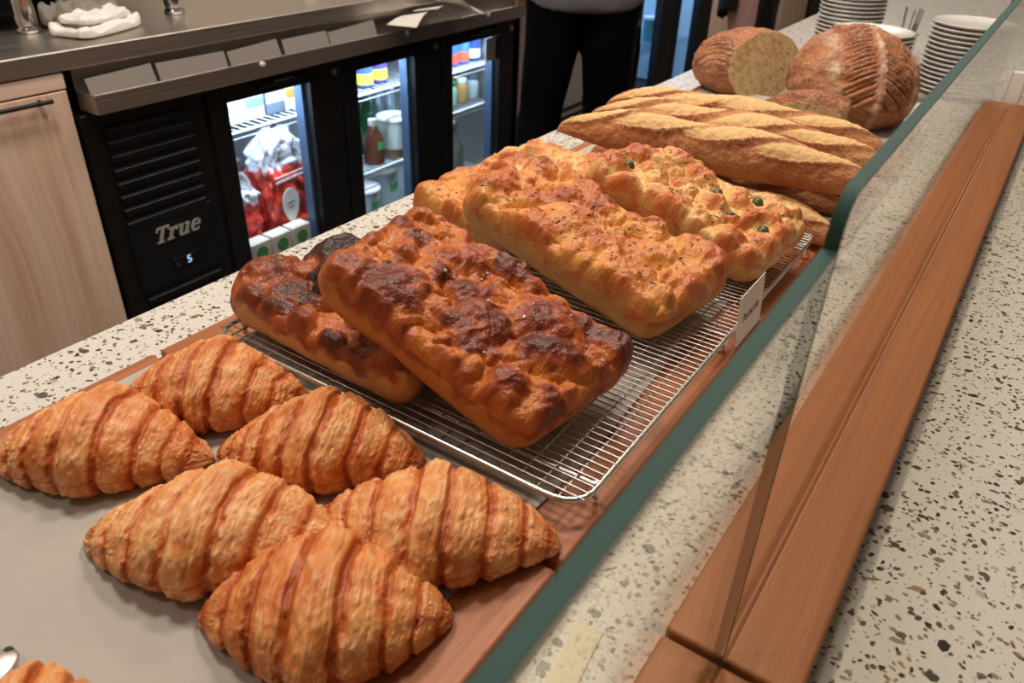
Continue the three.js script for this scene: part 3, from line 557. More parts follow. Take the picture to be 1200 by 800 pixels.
// ------------------------------------------------------------------ back counter: steel top, ledge, cabinet
const FZ = -1.8;
{
  const g = thing('steel_worktop', 'stainless steel back worktop with a deep folded front edge', 'worktop', [1.1, Y0, -2.17]);
  part(g, 'top', rbox(3.24, 0.012, 0.74, 0.004), M.steel, [0, 0.008, 0]);
  part(g, 'front_edge', rbox(3.24, 0.042, 0.014, 0.004), M.steel, [0, -0.007, 0.368]);
}
{
  const x0 = 0.945, x1 = 2.715, g = thing('steel_ledge', 'stainless steel channel ledge running above the bottle cooler doors', 'ledge', [(x0 + x1) / 2, Y0 - 0.125, FZ]);
  const L = x1 - x0;
  part(g, 'front_lip', rbox(L, 0.045, 0.004, 0.0015), M.steel, [0, 0.0225, 0.045]);
  part(g, 'tray', rbox(L, 0.003, 0.075, 0.001), M.steel, [0, 0.012, 0.008]);
  part(g, 'end_plate', rbox(0.003, 0.045, 0.07, 0.001), M.steel, [-L / 2, 0.0225, 0.01]);
  part(g, 'back_panel', rbox(L, 0.1, 0.003, 0.001), M.steel, [0, 0.05, -0.028]);
  for (const x of [-0.41, 0.18, 0.63]) part(g, 'white_clip', new THREE.SphereGeometry(0.008, 12, 8).scale(1.2, 1, 0.5), M.ceramic, [x, 0.034, 0.048]);
  const sh = [[0.955, 0.17, 0.08], [1.135, 0.2, -0.02], [1.345, 0.17, 0.1], [1.53, 0.17, 0.02], [1.705, 0.2, 0.1]];
  sh.forEach(([x, w, a], i) => { const gg = rbox(w, 0.062, 0.0016, 0.0006); single('grey_sheet', gg, M.greySheet, ['grey card propped in the steel channel nearest the wooden cabinet', 'grey card propped in the channel, second from the wooden cabinet', 'grey card propped in the middle of the steel channel', 'grey card propped in the channel, second from the loose papers', 'grey card propped in the channel beside the loose papers'][i], 'card', [x + w / 2, Y0 - 0.079, FZ + 0.012], a * 0.1, 'cards in the steel channel').rotation.set(-0.28, 0, a * 0.5); });
  for (let i = 0; i < 3; i++) { const w = 0.17 - i * 0.02; const gq = grid(14, 10, (a, b) => { const u = a / 13, v = b / 9; return [(u - 0.5) * w, 0.022 * Math.sin(u * 2.8 + i) * (0.4 + v), (v - 0.5) * 0.1, 1, 1, 1, u * w, v * 0.1]; }); gq.deleteAttribute('color'); const g2 = gq.clone(); g2.translate(0, -0.0012, 0); single('loose_paper', merge([flip(gq), g2]), M.whitePaper, ['curled paper slip lying flat over the steel ledge by the post', 'curled paper slip under the top slip on the steel ledge', 'smallest curled paper slip on the steel ledge'][i], 'paper', [2.02 + i * 0.13, Y0 - 0.056 + 0.012 * i, FZ + 0.062], 0.3 - i * 0.2, 'loose slips on the ledge'); }
}
{
  const x1 = 0.912, x0 = -0.5, g = thing('oak_cabinet', 'pale oak cabinet with a drawer front and black bar handle', 'cabinet', [(x0 + x1) / 2, 0, -2.15]);
  const W = x1 - x0; part(g, 'body', box(W, 0.88, 0.66, 'y'), M.oak, [0, 0.45, 0]);
  part(g, 'plinth', box(W, 0.08, 0.6), M.black, [0, 0.04, 0.01]);
  part(g, 'top_rail', rbox(W, 0.034, 0.02, 0.002), M.oak, [0, Y0 - 0.049, 0.34]);
  const dw = 0.62; for (let i = 0; i < 2; i++) { const cx = W / 2 - dw / 2 - 0.002 - i * (dw + 0.004); const d = part(g, 'door', rbox(dw, 0.75, 0.02, 0.002, 'y'), M.oak, [cx, 0.475, 0.34]); part(d, 'handle', merge([rod([-0.13, 0, 0.03], [0.13, 0, 0.03], 0.005), rod([-0.11, 0, 0.01], [-0.11, 0, 0.03], 0.004), rod([0.11, 0, 0.01], [0.11, 0, 0.03], 0.004)]), M.blackMetal, [dw / 2 - 0.175, 0.364, 0]); }
}
// ------------------------------------------------------------------ bottle cooler (three glass doors)
const FX0 = 0.922, FX1 = 2.708, FT = Y0 - 0.128, FB = 0.1, FBK = -2.42;
const cell = [[1.262, 1.748], [1.752, 2.238], [2.242, 2.706]];
{
  const W = FX1 - FX0, cx = (FX0 + FX1) / 2, g = thing('bottle_cooler', 'black undercounter bottle cooler with three lit glass doors', 'fridge', [cx, 0, FZ]);
  const D = FZ - FBK, lx = (x) => x - cx;
  part(g, 'top_panel', box(W, 0.02, D - 0.03), M.black, [0, FT - 0.01, -D / 2 - 0.015]);
  part(g, 'base', box(W, 0.05, D - 0.03), M.black, [0, FB + 0.025, -D / 2 - 0.015]);
  part(g, 'plinth', box(W - 0.04, FB, D - 0.1), M.black, [0, FB / 2, -D / 2]);
  part(g, 'back_panel', box(W, FT - FB - 0.07, 0.02), M.liner, [0, (FT + FB) / 2 + 0.015, -D + 0.01]);
  part(g, 'end_panel', box(0.012, FT - FB, D - 0.03), M.steel, [W / 2 - 0.006, (FT + FB) / 2, -D / 2 - 0.015]);
  part(g, 'end_panel', box(0.02, FT - FB - 0.07, D - 0.05), M.black, [-W / 2 + 0.01, (FT + FB) / 2 + 0.015, -D / 2 - 0.01]);
  part(g, 'partition', box(0.03, FT - FB - 0.07, D - 0.05), M.liner, [lx(1.262), (FT + FB) / 2 + 0.015, -D / 2 - 0.01]);
  part(g, 'cavity_floor', box(FX1 - 1.3, 0.004, D - 0.06), M.liner, [lx((1.29 + FX1 - 0.02) / 2), FB + 0.054, -D / 2]);
  // compressor side: grille
  const gx0 = FX0 + 0.004, gx1 = 1.252, gw = gx1 - gx0, gc = lx((gx0 + gx1) / 2), gr = part(g, 'grille_panel', rbox(gw, FT - FB - 0.01, 0.02, 0.004), M.black, [gc, (FT + FB) / 2, -0.012]);
  for (let i = 0; i < 8; i++) part(gr, 'louvre', rbox(gw - 0.09, 0.022, 0.012, 0.004), M.blackMetal, [0.0, (FT - FB) / 2 - 0.05 - i * 0.0345, 0.012], [0.35, 0, 0]);
  part(gr, 'badge_plate', rbox(gw - 0.075, 0.19, 0.008, 0.003), M.blackMetal, [0.005, Y0 - 0.52 - (FT + FB) / 2, 0.011]);
  for (let i = 0; i < 6; i++) part(gr, 'louvre', rbox(gw - 0.09, 0.02, 0.012, 0.004), M.blackMetal, [0.005, Y0 - 0.64 - i * 0.033 - (FT + FB) / 2, 0.012], [0.35, 0, 0]);
  const script = text('True', 0.042, 0.003, fontBold); const sh = new THREE.Matrix4().set(1, 0.35, 0, 0, 0, 1, 0, 0, 0, 0, 1, 0, 0, 0, 0, 1); script.applyMatrix4(sh);
  part(gr, 'badge_lettering', script, M.badge, [1.105 - (gx0 + gx1) / 2, Y0 - 0.47 - (FT + FB) / 2, 0.0155]);
  const dm = new THREE.MeshStandardMaterial({ color: 0x000000, emissive: 0x9cc8ff, emissiveIntensity: 1.6 }); dm.name = 'displayGlow';
  part(gr, 'display_window', rbox(0.09, 0.028, 0.003, 0.001), M.blackGloss, [1.115 - (gx0 + gx1) / 2, Y0 - 0.562 - (FT + FB) / 2, 0.0165]);
  part(gr, 'display_digit', text('5', 0.02, 0.001), dm, [1.118 - (gx0 + gx1) / 2, Y0 - 0.562 - (FT + FB) / 2, 0.0182]);
  part(gr, 'display_icons', merge([at(box(0.004, 0.004, 0.001), 0, 0.004, 0), at(box(0.004, 0.004, 0.001), 0, -0.004, 0), at(box(0.004, 0.003, 0.001), 0.008, -0.004, 0)]), M.chrome, [1.08 - (gx0 + gx1) / 2, Y0 - 0.566 - (FT + FB) / 2, 0.0185]);
  // doors
  const glassX = [[1.326, 1.622], [1.818, 2.098], [2.308, 2.604]];
  cell.forEach(([a, b], i) => {
    const c = (a + b) / 2, dw = b - a - 0.006, dh = FT - FB - 0.03, [ga, gb] = glassX[i], gy0 = FB + 0.09, gy1 = Y0 - 0.184, yc = FB + 0.02 + dh / 2;
    const door = new THREE.Group(); door.name = 'door'; door.position.set(lx(c), yc, 0); g.add(door);
    const fr = [rbox(ga - (c - dw / 2), dh, 0.04, 0.003).translate((ga + c - dw / 2) / 2 - c, 0, -0.02), rbox(c + dw / 2 - gb, dh, 0.04, 0.003).translate((gb + c + dw / 2) / 2 - c, 0, -0.02),
      rbox(gb - ga + 0.004, yc + dh / 2 - gy1, 0.04, 0.003).translate((ga + gb) / 2 - c, (yc + dh / 2 + gy1) / 2 - yc, -0.02), rbox(gb - ga + 0.004, gy0 - (yc - dh / 2), 0.04, 0.003).translate((ga + gb) / 2 - c, (gy0 + yc - dh / 2) / 2 - yc, -0.02)];
    part(door, 'door_frame', merge(fr), M.black);
    part(door, 'glazing', new THREE.PlaneGeometry(gb - ga, gy1 - gy0), M.doorGlass, [(ga + gb) / 2 - c, (gy0 + gy1) / 2 - yc, -0.022]);
    part(door, 'reveal_trim', box(0.012, gy1 - gy0, 0.034), M.blueTrim, [gb - c - 0.006, (gy0 + gy1) / 2 - yc, -0.045]);
    part(door, 'handle', rbox(0.2, 0.012, 0.012, 0.004), M.blackGloss, [0.02, dh / 2 - 0.02, 0.006]);
    part(door, 'handle_trim', rbox(0.075, 0.003, 0.004, 0.001), M.chrome, [0.01, dh / 2 - 0.014, 0.013]);
    part(door, 'lock', cyl(0.01, 0.01, 0.01, 16).rotateX(Math.PI / 2), M.steel, [dw / 2 - 0.03, dh / 2 - 0.03, 0.004]);
    // tube light out of view at the cavity ceiling, lights the cooler contents
    const em = new THREE.MeshStandardMaterial({ color: 0xffffff, emissive: COOL, emissiveIntensity: 5 }); em.name = 'coolerGlow';
    part(door, 'unseen_light_tube', rbox(0.3, 0.012, 0.016, 0.004), em, [0, FT - 0.03 - yc, -0.07]);
    const l = new THREE.RectAreaLight(COOL, 105, 0.34, 0.03); l.position.set(c, FT - 0.04, FZ - 0.07); l.lookAt(c, 0.2, FZ - 0.2); l.castShadow = true; scene.add(l);
  });
  part(g.children.filter((o) => o.name === 'door')[2], 'sticker', rbox(0.07, 0.085, 0.0008, 0.0003), M.whitePaper, [2.572 - (2.242 + 2.706) / 2, Y0 - 0.235 - (FB + 0.02 + (FT - FB - 0.03) / 2), -0.0195]);
}
// wire shelves
function wireShelf(x0, x1, y, label) {
  const g = thing('wire_shelf', label, 'shelf', [(x0 + x1) / 2, Y0 + y, -2.12], 0, 'wire shelves in the cooler'); const W = x1 - x0, D = 0.44;
  part(g, 'front_bar', rod([-W / 2, 0, D / 2], [W / 2, 0, D / 2], 0.005), M.shelfWire);
  part(g, 'front_bar', rod([-W / 2, -0.018, D / 2], [W / 2, -0.018, D / 2], 0.003), M.shelfWire);
  part(g, 'rear_bar', rod([-W / 2, 0, -D / 2], [W / 2, 0, -D / 2], 0.004), M.shelfWire);
  const w = rod([0, 0.004, -D / 2], [0, 0.004, D / 2], 0.0018, 6); for (let i = 0; i < 17; i++) part(g, 'wire', w, M.shelfWire, [-W / 2 + W * (i + 0.5) / 17, 0, 0]);
}
wireShelf(1.30, 1.742, -0.305, 'white wire shelf with cartons above the red bags');
wireShelf(1.76, 2.235, -0.30, 'white wire shelf of cans above the green bottles'); wireShelf(1.76, 2.235, -0.575, 'white wire shelf below the green bottles');
wireShelf(2.25, 2.68, -0.315, 'white wire shelf of cans above the small jars'); wireShelf(2.25, 2.68, -0.47, 'white wire shelf holding the small jars');

// contents
const col = (hex, rough = 0.5, o = {}) => { const k = 'c' + hex + rough + JSON.stringify(o); return M[k] ?? std(k, { color: hex, roughness: rough, ...o }); };
const canG = lathe([[0, 0], [0.028, 0], [0.033, 0.006], [0.033, 0.108], [0.027, 0.118], [0.027, 0.122], [0.025, 0.118], [0, 0.118]], 24), bandG = new THREE.CylinderGeometry(0.0333, 0.0333, 0.036, 24, 1, true);
function can(x, y, z, c1, c2, label, group) { const g = thing('drink_can', label, 'can', [x, Y0 + y, z], 0, group); part(g, 'body', canG, col(c1, 0.3)); part(g, 'label_band', bandG, col(c2, 0.4), [0, 0.03, 0]); }
for (let i = 0; i < 4; i++) can(1.84 + i * 0.085, -0.294, -1.96 - (i % 2) * 0.01, [0xc8d8e8, 0x2c4a7c, 0x3b4f92, 0x4a3d8c][i], [0x3a5d9c, 0xc8cc3a, 0xd8c840, 0xc8b83c][i], ['pale blue drink can on the shelf above the green bottles', 'navy drink can with a lime band above the green bottles', 'blue drink can with a yellow band above the green bottles', 'violet drink can with a mustard band above the green bottles'][i], 'cans above the bottles');
const c3 = [[0xd8d23c, 0xe4e04a], [0x2e4f9c, 0xd84a34], [0x3b62b0, 0xe05438], [0x2e4488, 0xc8d4e8]];
c3.forEach((c, i) => can(2.43 + i * 0.075, -0.309, -1.97, c[0], c[1], ['yellow drink can at the end of the upper shelf row', 'dark blue drink can with a red band on the upper shelf', 'mid blue drink can with an orange red band on the upper shelf', 'deep blue drink can with a pale band by the door sticker'][i], 'cans on the upper shelf'));
const jarG = lathe([[0, 0], [0.026, 0], [0.028, 0.004], [0.028, 0.062], [0.02, 0.074], [0.02, 0.08], [0, 0.08]], 22), lidG = cyl(0.0215, 0.0215, 0.016, 22);
for (let i = 0; i < 4; i++) { const g = thing('small_jar', ['green jar at the end of the middle shelf', 'pale green jar on the middle shelf', 'amber jar on the middle shelf', 'clear grey jar on the middle shelf'][i], 'jar', [2.43 + i * 0.075, Y0 - 0.464, -1.97], 0, 'jars on the middle shelf'); part(g, 'body', jarG, col([0x3c7a50, 0x9cc0a4, 0xb08c58, 0xa8b4b4][i], 0.15)); part(g, 'lid', lidG, col([0xdfe6e4, 0x3c7a50, 0xd8d4c8, 0x566068][i], 0.4), [0, 0.086, 0]); }
function bottle(x, y, z, c, cap, label, h = 0.27) {
  const g = thing('glass_bottle', label, 'bottle', [x, Y0 + y, z], 0, 'bottles in the cooler'), k = h / 0.27;
  part(g, 'body', lathe([[0, 0], [0.034, 0], [0.037, 0.006], [0.037, 0.14 * k], [0.03, 0.18 * k], [0.015, 0.215 * k], [0.014, 0.255 * k], [0, 0.255 * k]], 28), col(c, 0.1, { clearcoat: 0.6 }));
  part(g, 'foil_cap', lathe([[0, 0.05], [0.0165, 0.05], [0.0165, 0], [0.0145, 0]].reverse(), 20), col(cap, 0.35), [0, 0.215 * k, 0]);
  part(g, 'label_patch', new THREE.CylinderGeometry(0.0374, 0.0374, 0.06, 24, 1, true, 0.1, 1.5), M.whitePaper, [0, 0.075, 0]);
}
bottle(2.0, -0.567, -2.05, 0x1c4a2c, 0xd4dfe8, 'dark green bottle with silver foil behind the brown sauce bottle'); bottle(2.085, -0.567, -2.045, 0x1a4428, 0xdfe7ee, 'dark green bottle with silver foil behind the white tub'); bottle(1.91, -0.567, -2.07, 0x24543a, 0xb4c8d8, 'green bottle with pale foil at the left shelf end');
for (let i = 0; i < 3; i++) { const g = thing('tall_can', ['tall silver can behind the white tub', 'tall silver can between bottle and shelf end', 'tall silver can at the shelf end'][i], 'can', [2.15 + i * 0.036, Y0 - 0.567, -2.10 + i * 0.03], 0, 'tall silver cans'); part(g, 'body', lathe([[0, 0], [0.018, 0], [0.0195, 0.004], [0.0195, 0.21], [0.015, 0.22], [0, 0.22]], 18), col(0xb8c6d0, 0.25, { metalness: 0.6 })); }
function tub(x, y, z, r, h, c, liq, label, band = 0x4fae62) {
  const g = thing('deli_tub', label, 'tub', [x, Y0 + y, z], 0, 'lidded tubs in the cooler');
  part(g, 'body', lathe([[0, 0], [r * 0.84, 0], [r * 0.86, 0.004], [r, h], [r * 0.97, h], [0, h]], 30), col(c, 0.35));
  part(g, 'lid', lathe([[0, 0.008], [r * 0.9, 0.008], [r * 1.05, 0.006], [r * 1.05, -0.006], [r * 1.0, -0.006]].reverse(), 30), col(0xdfe6e4, 0.35), [0, h + 0.001, 0]);
  part(g, 'label_tape', new THREE.CylinderGeometry(r * 0.965, r * 0.93, h * 0.24, 18, 1, true, -0.3, 1.1), col(band, 0.6), [0, h * 0.56, 0]);
  if (liq) part(g, 'contents', new THREE.CylinderGeometry(r * 0.895, r * 0.862, h * 0.22, 28, 1, true), col(liq, 0.3), [0, h * 0.13, 0]);
}
tub(2.14, -0.567, -1.95, 0.06, 0.14, 0xcfd8d4, 0x7a5a38, 'white plastic tub with a green label between bottles');
tub(1.95, -0.764, -1.94, 0.06, 0.12, 0xb4c8cc, 0, 'grey plastic tub with green tape on the cooler floor'); tub(2.11, -0.764, -2.0, 0.068, 0.14, 0xb4c8cc, 0, 'larger grey plastic tub with green tape on the cooler floor');
{ const g = thing('sauce_bottle', 'squat bottle of brown sauce with a green label', 'bottle', [2.025, Y0 - 0.567, -1.945]); part(g, 'body', lathe([[0, 0], [0.035, 0], [0.038, 0.005], [0.038, 0.085], [0.02, 0.12], [0.016, 0.14], [0, 0.14]], 28), col(0x6a3f2c, 0.2)); part(g, 'label_tape', new THREE.CylinderGeometry(0.0384, 0.0384, 0.028, 20, 1, true, -0.4, 1.6), col(0x54b868, 0.6), [0, 0.07, 0]); part(g, 'cap', cyl(0.017, 0.017, 0.02, 20), M.ceramic, [0, 0.148, 0]); }
{ const g = thing('glass_carafe', 'clear carafe with yellow lemon water on the cooler floor', 'carafe', [2.52, Y0 - 0.763, -1.98]); part(g, 'body', lathe([[0, 0], [0.05, 0], [0.055, 0.01], [0.055, 0.12], [0.03, 0.17], [0.024, 0.2], [0.03, 0.215]], 28), col(0xa8aca4, 0.1, { transmission: 0.6, thickness: 0 })); part(g, 'lemon_water', cyl(0.052, 0.05, 0.07, 26), col(0xb8b43c, 0.2), [0, 0.045, 0]); part(g, 'stopper', new THREE.SphereGeometry(0.02, 16, 10), M.ceramic, [0, 0.225, 0]); }
// red bags
function bag(x, z, w, h, d, sd, turn, label, emblem) {
  const g = thing('red_bag', label, 'bag', [x, Y0 - 0.762, z], turn, 'red plastic bags in the cooler');
  const red = lin('#e2493a'), clear = lin('#e2e0e4'), r2 = lin('#ee7a6c'); const nu = 70, nv = 90;
  const prof = (v) => Math.pow(Math.sin(Math.PI * clamp(0.06 + 0.9 * v)), 0.35);
  const g0 = grid(nu, nv, (i, j) => { const v = i / (nu - 1), a = j / nv * Math.PI * 2, e = 0.55, ca = Math.sign(Math.cos(a)) * Math.pow(Math.abs(Math.cos(a)), e), sa = Math.sign(Math.sin(a)) * Math.pow(Math.abs(Math.sin(a)), e); const cr = 0.012 * fbm(ca * 3 + sd, v * 8, sa * 3, 3) * (0.5 + 1.6 * v) + (v > 0.78 ? 0.016 * noise(a * 5, v * 12, sd) : 0); const p = prof(v) * (v > 0.8 ? 1 - (v - 0.8) * 2.2 : 1); const c = v > 0.72 + 0.07 * noise(a * 3, 2, sd) ? clear : mixc(red, r2, sstep(0.2, 0.6, fbm(ca * 6 + sd, v * 12, sa * 6, 2))); return [ca * (w / 2 * p + cr), v * h, sa * (d / 2 * p + cr), c[0], c[1], c[2], a * 0.1, v * h]; }, false, true);
  flip(g0);
  part(g, 'bag', g0, M.bagPlastic ?? std('bagPlastic', { vertexColors: true, roughness: 0.28 }));
  if (emblem) { const s = new THREE.Shape(); s.moveTo(0, -0.062); s.bezierCurveTo(-0.055, -0.012, -0.044, 0.055, 0, 0.06); s.bezierCurveTo(0.044, 0.055, 0.055, -0.012, 0, -0.062); const e = new THREE.ExtrudeGeometry(s, { depth: 0.002, bevelEnabled: false, curveSegments: 10 }); const zz = d / 2 + 0.009; const em = part(g, 'emblem', e, M.whitePaper, [-0.035, h * 0.44, zz]); part(em, 'emblem_lettering', merge([at(box(0.036, 0.007, 0.001), 0, 0.012, 0.0025), at(box(0.022, 0.005, 0.001), 0, -0.004, 0.0025)]), M.greySheet); part(g, 'stripe', rbox(w * 0.8, 0.008, 0.002, 0.0008), M.whitePaper, [0, h * 0.645, zz - 0.004]); part(g, 'stripe', rbox(w * 0.8, 0.005, 0.002, 0.0008), M.whitePaper, [0, h * 0.68, zz - 0.005]); }
}
bag(1.60, -1.97, 0.21, 0.42, 0.13, 2, 0.1, 'big red plastic bag with a white leaf-shaped emblem', true);
bag(1.45, -2.13, 0.2, 0.4, 0.13, 5, -0.1, 'red and clear plastic bag crammed beside the emblem bag', false);
bag(1.42, -1.955, 0.095, 0.32, 0.10, 9, 0.0, 'small red plastic bag slumped by the door frame', false);
for (let i = 0; i < 3; i++) { const g = thing('drink_carton', ['printed carton at the frame end of the cooler floor', 'printed carton in the middle of the cooler floor row', 'printed carton under the emblem bag'][i], 'carton', [1.395 + i * 0.082, Y0 - 0.764, -1.865], 0, 'cartons on the cooler floor'); part(g, 'box', rbox(0.074, 0.135, 0.05, 0.003), col(0xcfc8b8, 0.6), [0, 0.0675, 0]); part(g, 'green_mark', cyl(0.022, 0.022, 0.001, 20).rotateX(Math.PI / 2), col(0x4a8a52, 0.6), [0, 0.1, 0.0255]); part(g, 'red_mark', rbox(0.05, 0.016, 0.001, 0.0004), col(0xb85a3c, 0.6), [0, 0.06, 0.0255]); }
for (let i = 0; i < 5; i++) { const g = thing('milk_carton', ['pale blue carton at the frame end of the top shelf', 'white carton with a grey band on the top shelf', 'white carton in the middle of the top shelf', 'dark carton on the top shelf', 'white carton with an orange band at the shelf end'][i], 'carton', [1.375 + i * 0.078, Y0 - 0.299, -1.985], 0, 'cartons on the top shelf'); part(g, 'box', rbox(0.068, 0.12, 0.07, 0.003), col([0x9cb8cc, 0xd8dcdc, 0xe2e2de, 0x5a6470, 0xdcd8d0][i], 0.5), [0, 0.06, 0]); part(g, 'print_band', rbox(0.0684, 0.03, 0.001, 0.0003), col([0x2c5478, 0x8a9498, 0x60788c, 0xc8d0d4, 0xc8803c][i], 0.5), [0, 0.05, 0.0353]); }

// ------------------------------------------------------------------ on the steel worktop
{
  const g = thing('folded_towel', 'white folded towel on the steel worktop', 'towel', [1.085, Y0 + 0.0142, -1.925], 0.35);
  const fold = (w, d, h, sd, y) => flip(grid(60, 60, (i, j) => { const a = i / 59 * Math.PI, ph = j / 60 * Math.PI * 2; const e = 0.4, pw = (x) => Math.sign(x) * Math.pow(Math.abs(x), e); const X = pw(Math.sin(a)) * pw(Math.cos(ph)), Z = pw(Math.sin(a)) * pw(Math.sin(ph)), Yv = Math.sign(Math.cos(a)) * Math.pow(Math.abs(Math.cos(a)), 0.6); const n = fbm(X * 2 + sd, Z * 2, sd, 3); return [X * w / 2 * (1 + 0.1 * n), y + (Yv + 1) / 2 * h * (1 + 0.7 * n * (Yv > 0 ? 1 : 0)), Z * d / 2 * (1 + 0.08 * n), 1, 1, 1, X, Z]; }, false, true));
  const t1 = fold(0.2, 0.12, 0.026, 2, 0), t2 = fold(0.17, 0.1, 0.02, 6, 0.024); t1.deleteAttribute('color'); t2.deleteAttribute('color');
  part(g, 'lower_fold', t1, M.towel); part(g, 'upper_fold', t2, M.towel, [0.015, 0, -0.006]);
  const t3 = fold(0.16, 0.12, 0.05, 11, 0); t3.deleteAttribute('color');
  part(g, 'grey_inner_fold', t3, M.greyCloth, [0.05, 0, -0.08]).userData.label = 'grey cloth folded in behind';
}
{
  const g = thing('espresso_machine', 'black espresso machine standing on chrome feet', 'coffee machine', [1.15, Y0 + 0.0142, -2.31]);
  part(g, 'body', rbox(0.6, 0.36, 0.36, 0.02), M.blackGloss, [0, 0.32, 0]);
  part(g, 'drip_tray', rbox(0.56, 0.04, 0.14, 0.01), M.blackMetal, [0, 0.16, 0.24]);
  part(g, 'base', rbox(0.3, 0.1, 0.26, 0.01), M.black, [-0.1, 0.075, 0.08]);
  const leg = lathe([[0, 0], [0.026, 0], [0.026, 0.01], [0.021, 0.011], [0.021, 0.02], [0.0235, 0.022], [0.0205, 0.15], [0, 0.15]], 28);
  for (const [x, z] of [[-0.175, 0.285], [0.205, 0.305], [-0.26, -0.12], [0.26, -0.12]]) part(g, 'foot', leg, M.chrome, [x, 0, z]);
  single('coffee_cup', lathe([[0, 0], [0.024, 0], [0.026, 0.004], [0.04, 0.06], [0.0375, 0.06], [0.023, 0.007], [0, 0.006]], 32), M.ceramic, 'white coffee cup on the steel worktop past the machine', 'cup', [1.80, Y0 + 0.0142, -1.96]);
}

// ------------------------------------------------------------------ beyond the cooler
single('steel_post', rbox(0.02, 0.9, 0.03, 0.003, 'y'), M.chrome, 'slim steel post at the end of the bottle cooler', 'post', [2.73, 0.45, FZ + 0.0]);
{
  const g = thing('ice_machine', 'pale grey low appliance with black vents beyond the cooler', 'appliance', [3.2, 0, -2.15]);
  part(g, 'body', rbox(0.86, 0.86, 0.66, 0.01), col(0x9a948a, 0.5), [0, 0.47, 0]);
  part(g, 'plinth', box(0.8, 0.04, 0.6), M.black, [0, 0.02, 0]);
  for (const y of [0.325, 0.285, 0.245, 0.205]) part(g, 'vent', rbox(0.5, 0.016, 0.006, 0.002), M.black, [0, y, 0.331]);
  part(g, 'latch', rbox(0.02, 0.05, 0.01, 0.003), M.chrome, [-0.12, 0.44, 0.334]);
}
{
  const g = thing('waste_bin', 'bin lined with a shiny black plastic bag beside the person', 'bin', [2.83, 0, -1.43]);
  const gg = flip(grid(60, 80, (i, j) => { const v = i / 59, a = j / 80 * 6.2832, n = fbm(Math.cos(a) * 2.5, v * 4, Math.sin(a) * 2.5, 3); const r = (0.085 + 0.015 * v + 0.016 * n) * (v < 0.02 ? 0.2 : v > 0.95 ? 1 - (v - 0.95) * 6 : 1); return [Math.cos(a) * r, v * 0.84, Math.sin(a) * r, 1, 1, 1, a, v]; }, false, true)); gg.deleteAttribute('color');
  part(g, 'bag_liner', gg, M.blackGloss);
  part(g, 'rim', new THREE.TorusGeometry(0.1, 0.005, 8, 40).rotateX(Math.PI / 2), M.blackMetal, [0, 0.8, 0]);
}
function tallFridge() {
  const x0 = 3.72, x1 = 4.78, g = thing('upright_fridge', 'tall black upright fridge with two blue-lit glass doors', 'fridge', [(x0 + x1) / 2, 0, FZ]); const W = x1 - x0, c = (x0 + x1) / 2, H = 2.0, D = 0.64;
  part(g, 'back_panel', box(W, H, 0.03), M.liner, [0, H / 2, -D]); part(g, 'side_panel', box(0.03, H, D), M.black, [-W / 2 + 0.015, H / 2, -D / 2]); part(g, 'side_panel', box(0.03, H, D), M.black, [W / 2 - 0.015, H / 2, -D / 2]);
  part(g, 'top_panel', box(W, 0.12, D), M.black, [0, H - 0.06, -D / 2]); part(g, 'base', box(W, 0.12, D), M.black, [0, 0.06, -D / 2]);
  for (const [a, b] of [[3.83, 4.06], [4.31, 4.575]]) {
    const m = (a + b) / 2, dw = W / 2 - 0.01, dc = a < 4.2 ? -W / 4 : W / 4, door = new THREE.Group(); door.name = 'door'; door.position.set(dc, 0, 0); g.add(door); const lx = (x) => x - c - dc;
    part(door, 'door_frame', merge([box(lx(a) + dw / 2, 1.74, 0.04).translate((lx(a) - dw / 2) / 2, 1.0, 0), box(dw / 2 - lx(b), 1.74, 0.04).translate((lx(b) + dw / 2) / 2, 1.0, 0), box(b - a, 0.1, 0.04).translate(lx(m), 0.18, 0), box(b - a, 0.1, 0.04).translate(lx(m), 1.82, 0)]), M.black);
    part(door, 'glazing', new THREE.PlaneGeometry(b - a, 1.54), M.doorGlass, [lx(m), 1.0, 0.0]);
    part(door, 'handle', rbox(0.02, 0.5, 0.03, 0.006), M.blackMetal, [lx(b) + 0.04, 1.1, 0.035]);
    const l = new THREE.RectAreaLight(0xa8d0ff, 380, 0.3, 0.1); l.position.set(m, 1.86, FZ - 0.1); l.lookAt(m + 0.1, 0.3, FZ - 0.3); scene.add(l); l.castShadow = true;  // unseen light at the fridge top, gives the blue interior
  }
  for (const sd of [-1, 1]) part(g, 'side_liner', box(0.006, H - 0.26, D - 0.06), M.liner, [sd * (W / 2 - 0.034), H / 2, -D / 2 - 0.01]);
  for (const y of [0.42, 0.7, 0.98, 1.26]) part(g, 'shelf', box(W - 0.08, 0.008, D - 0.1), M.doorGlass, [0, y, -D / 2 - 0.02]);
  seed(41);
  for (const [sx, n] of [[4.0, 3], [4.42, 3]]) for (const y of [0.426, 0.706]) for (let i = 0; i < n; i++) { const k = Math.floor(rnd() * 4); const t = thing('chilled_tub', `${['blue', 'pale', 'teal', 'orange'][k]} tub, ${['first', 'second', 'third'][i]} on the ${y < 0.5 ? 'lower' : 'upper'} shelf behind the ${sx < 4.2 ? 'appliance side' : 'cupboard side'} door of the tall fridge`, 'tub', [sx + i * 0.1, Y0 - 0.92 + y, FZ - 0.2], 0, 'tubs in the tall fridge'); part(t, 'body', cyl(0.042, 0.036, 0.12, 18), col([0x3c6c9c, 0xc8d4dc, 0x4c8c94, 0xc08858][k], 0.4), [0, 0.06, 0]); part(t, 'lid', cyl(0.045, 0.045, 0.014, 18), col(0xdde4ea, 0.4), [0, 0.127, 0]); }
}
tallFridge();
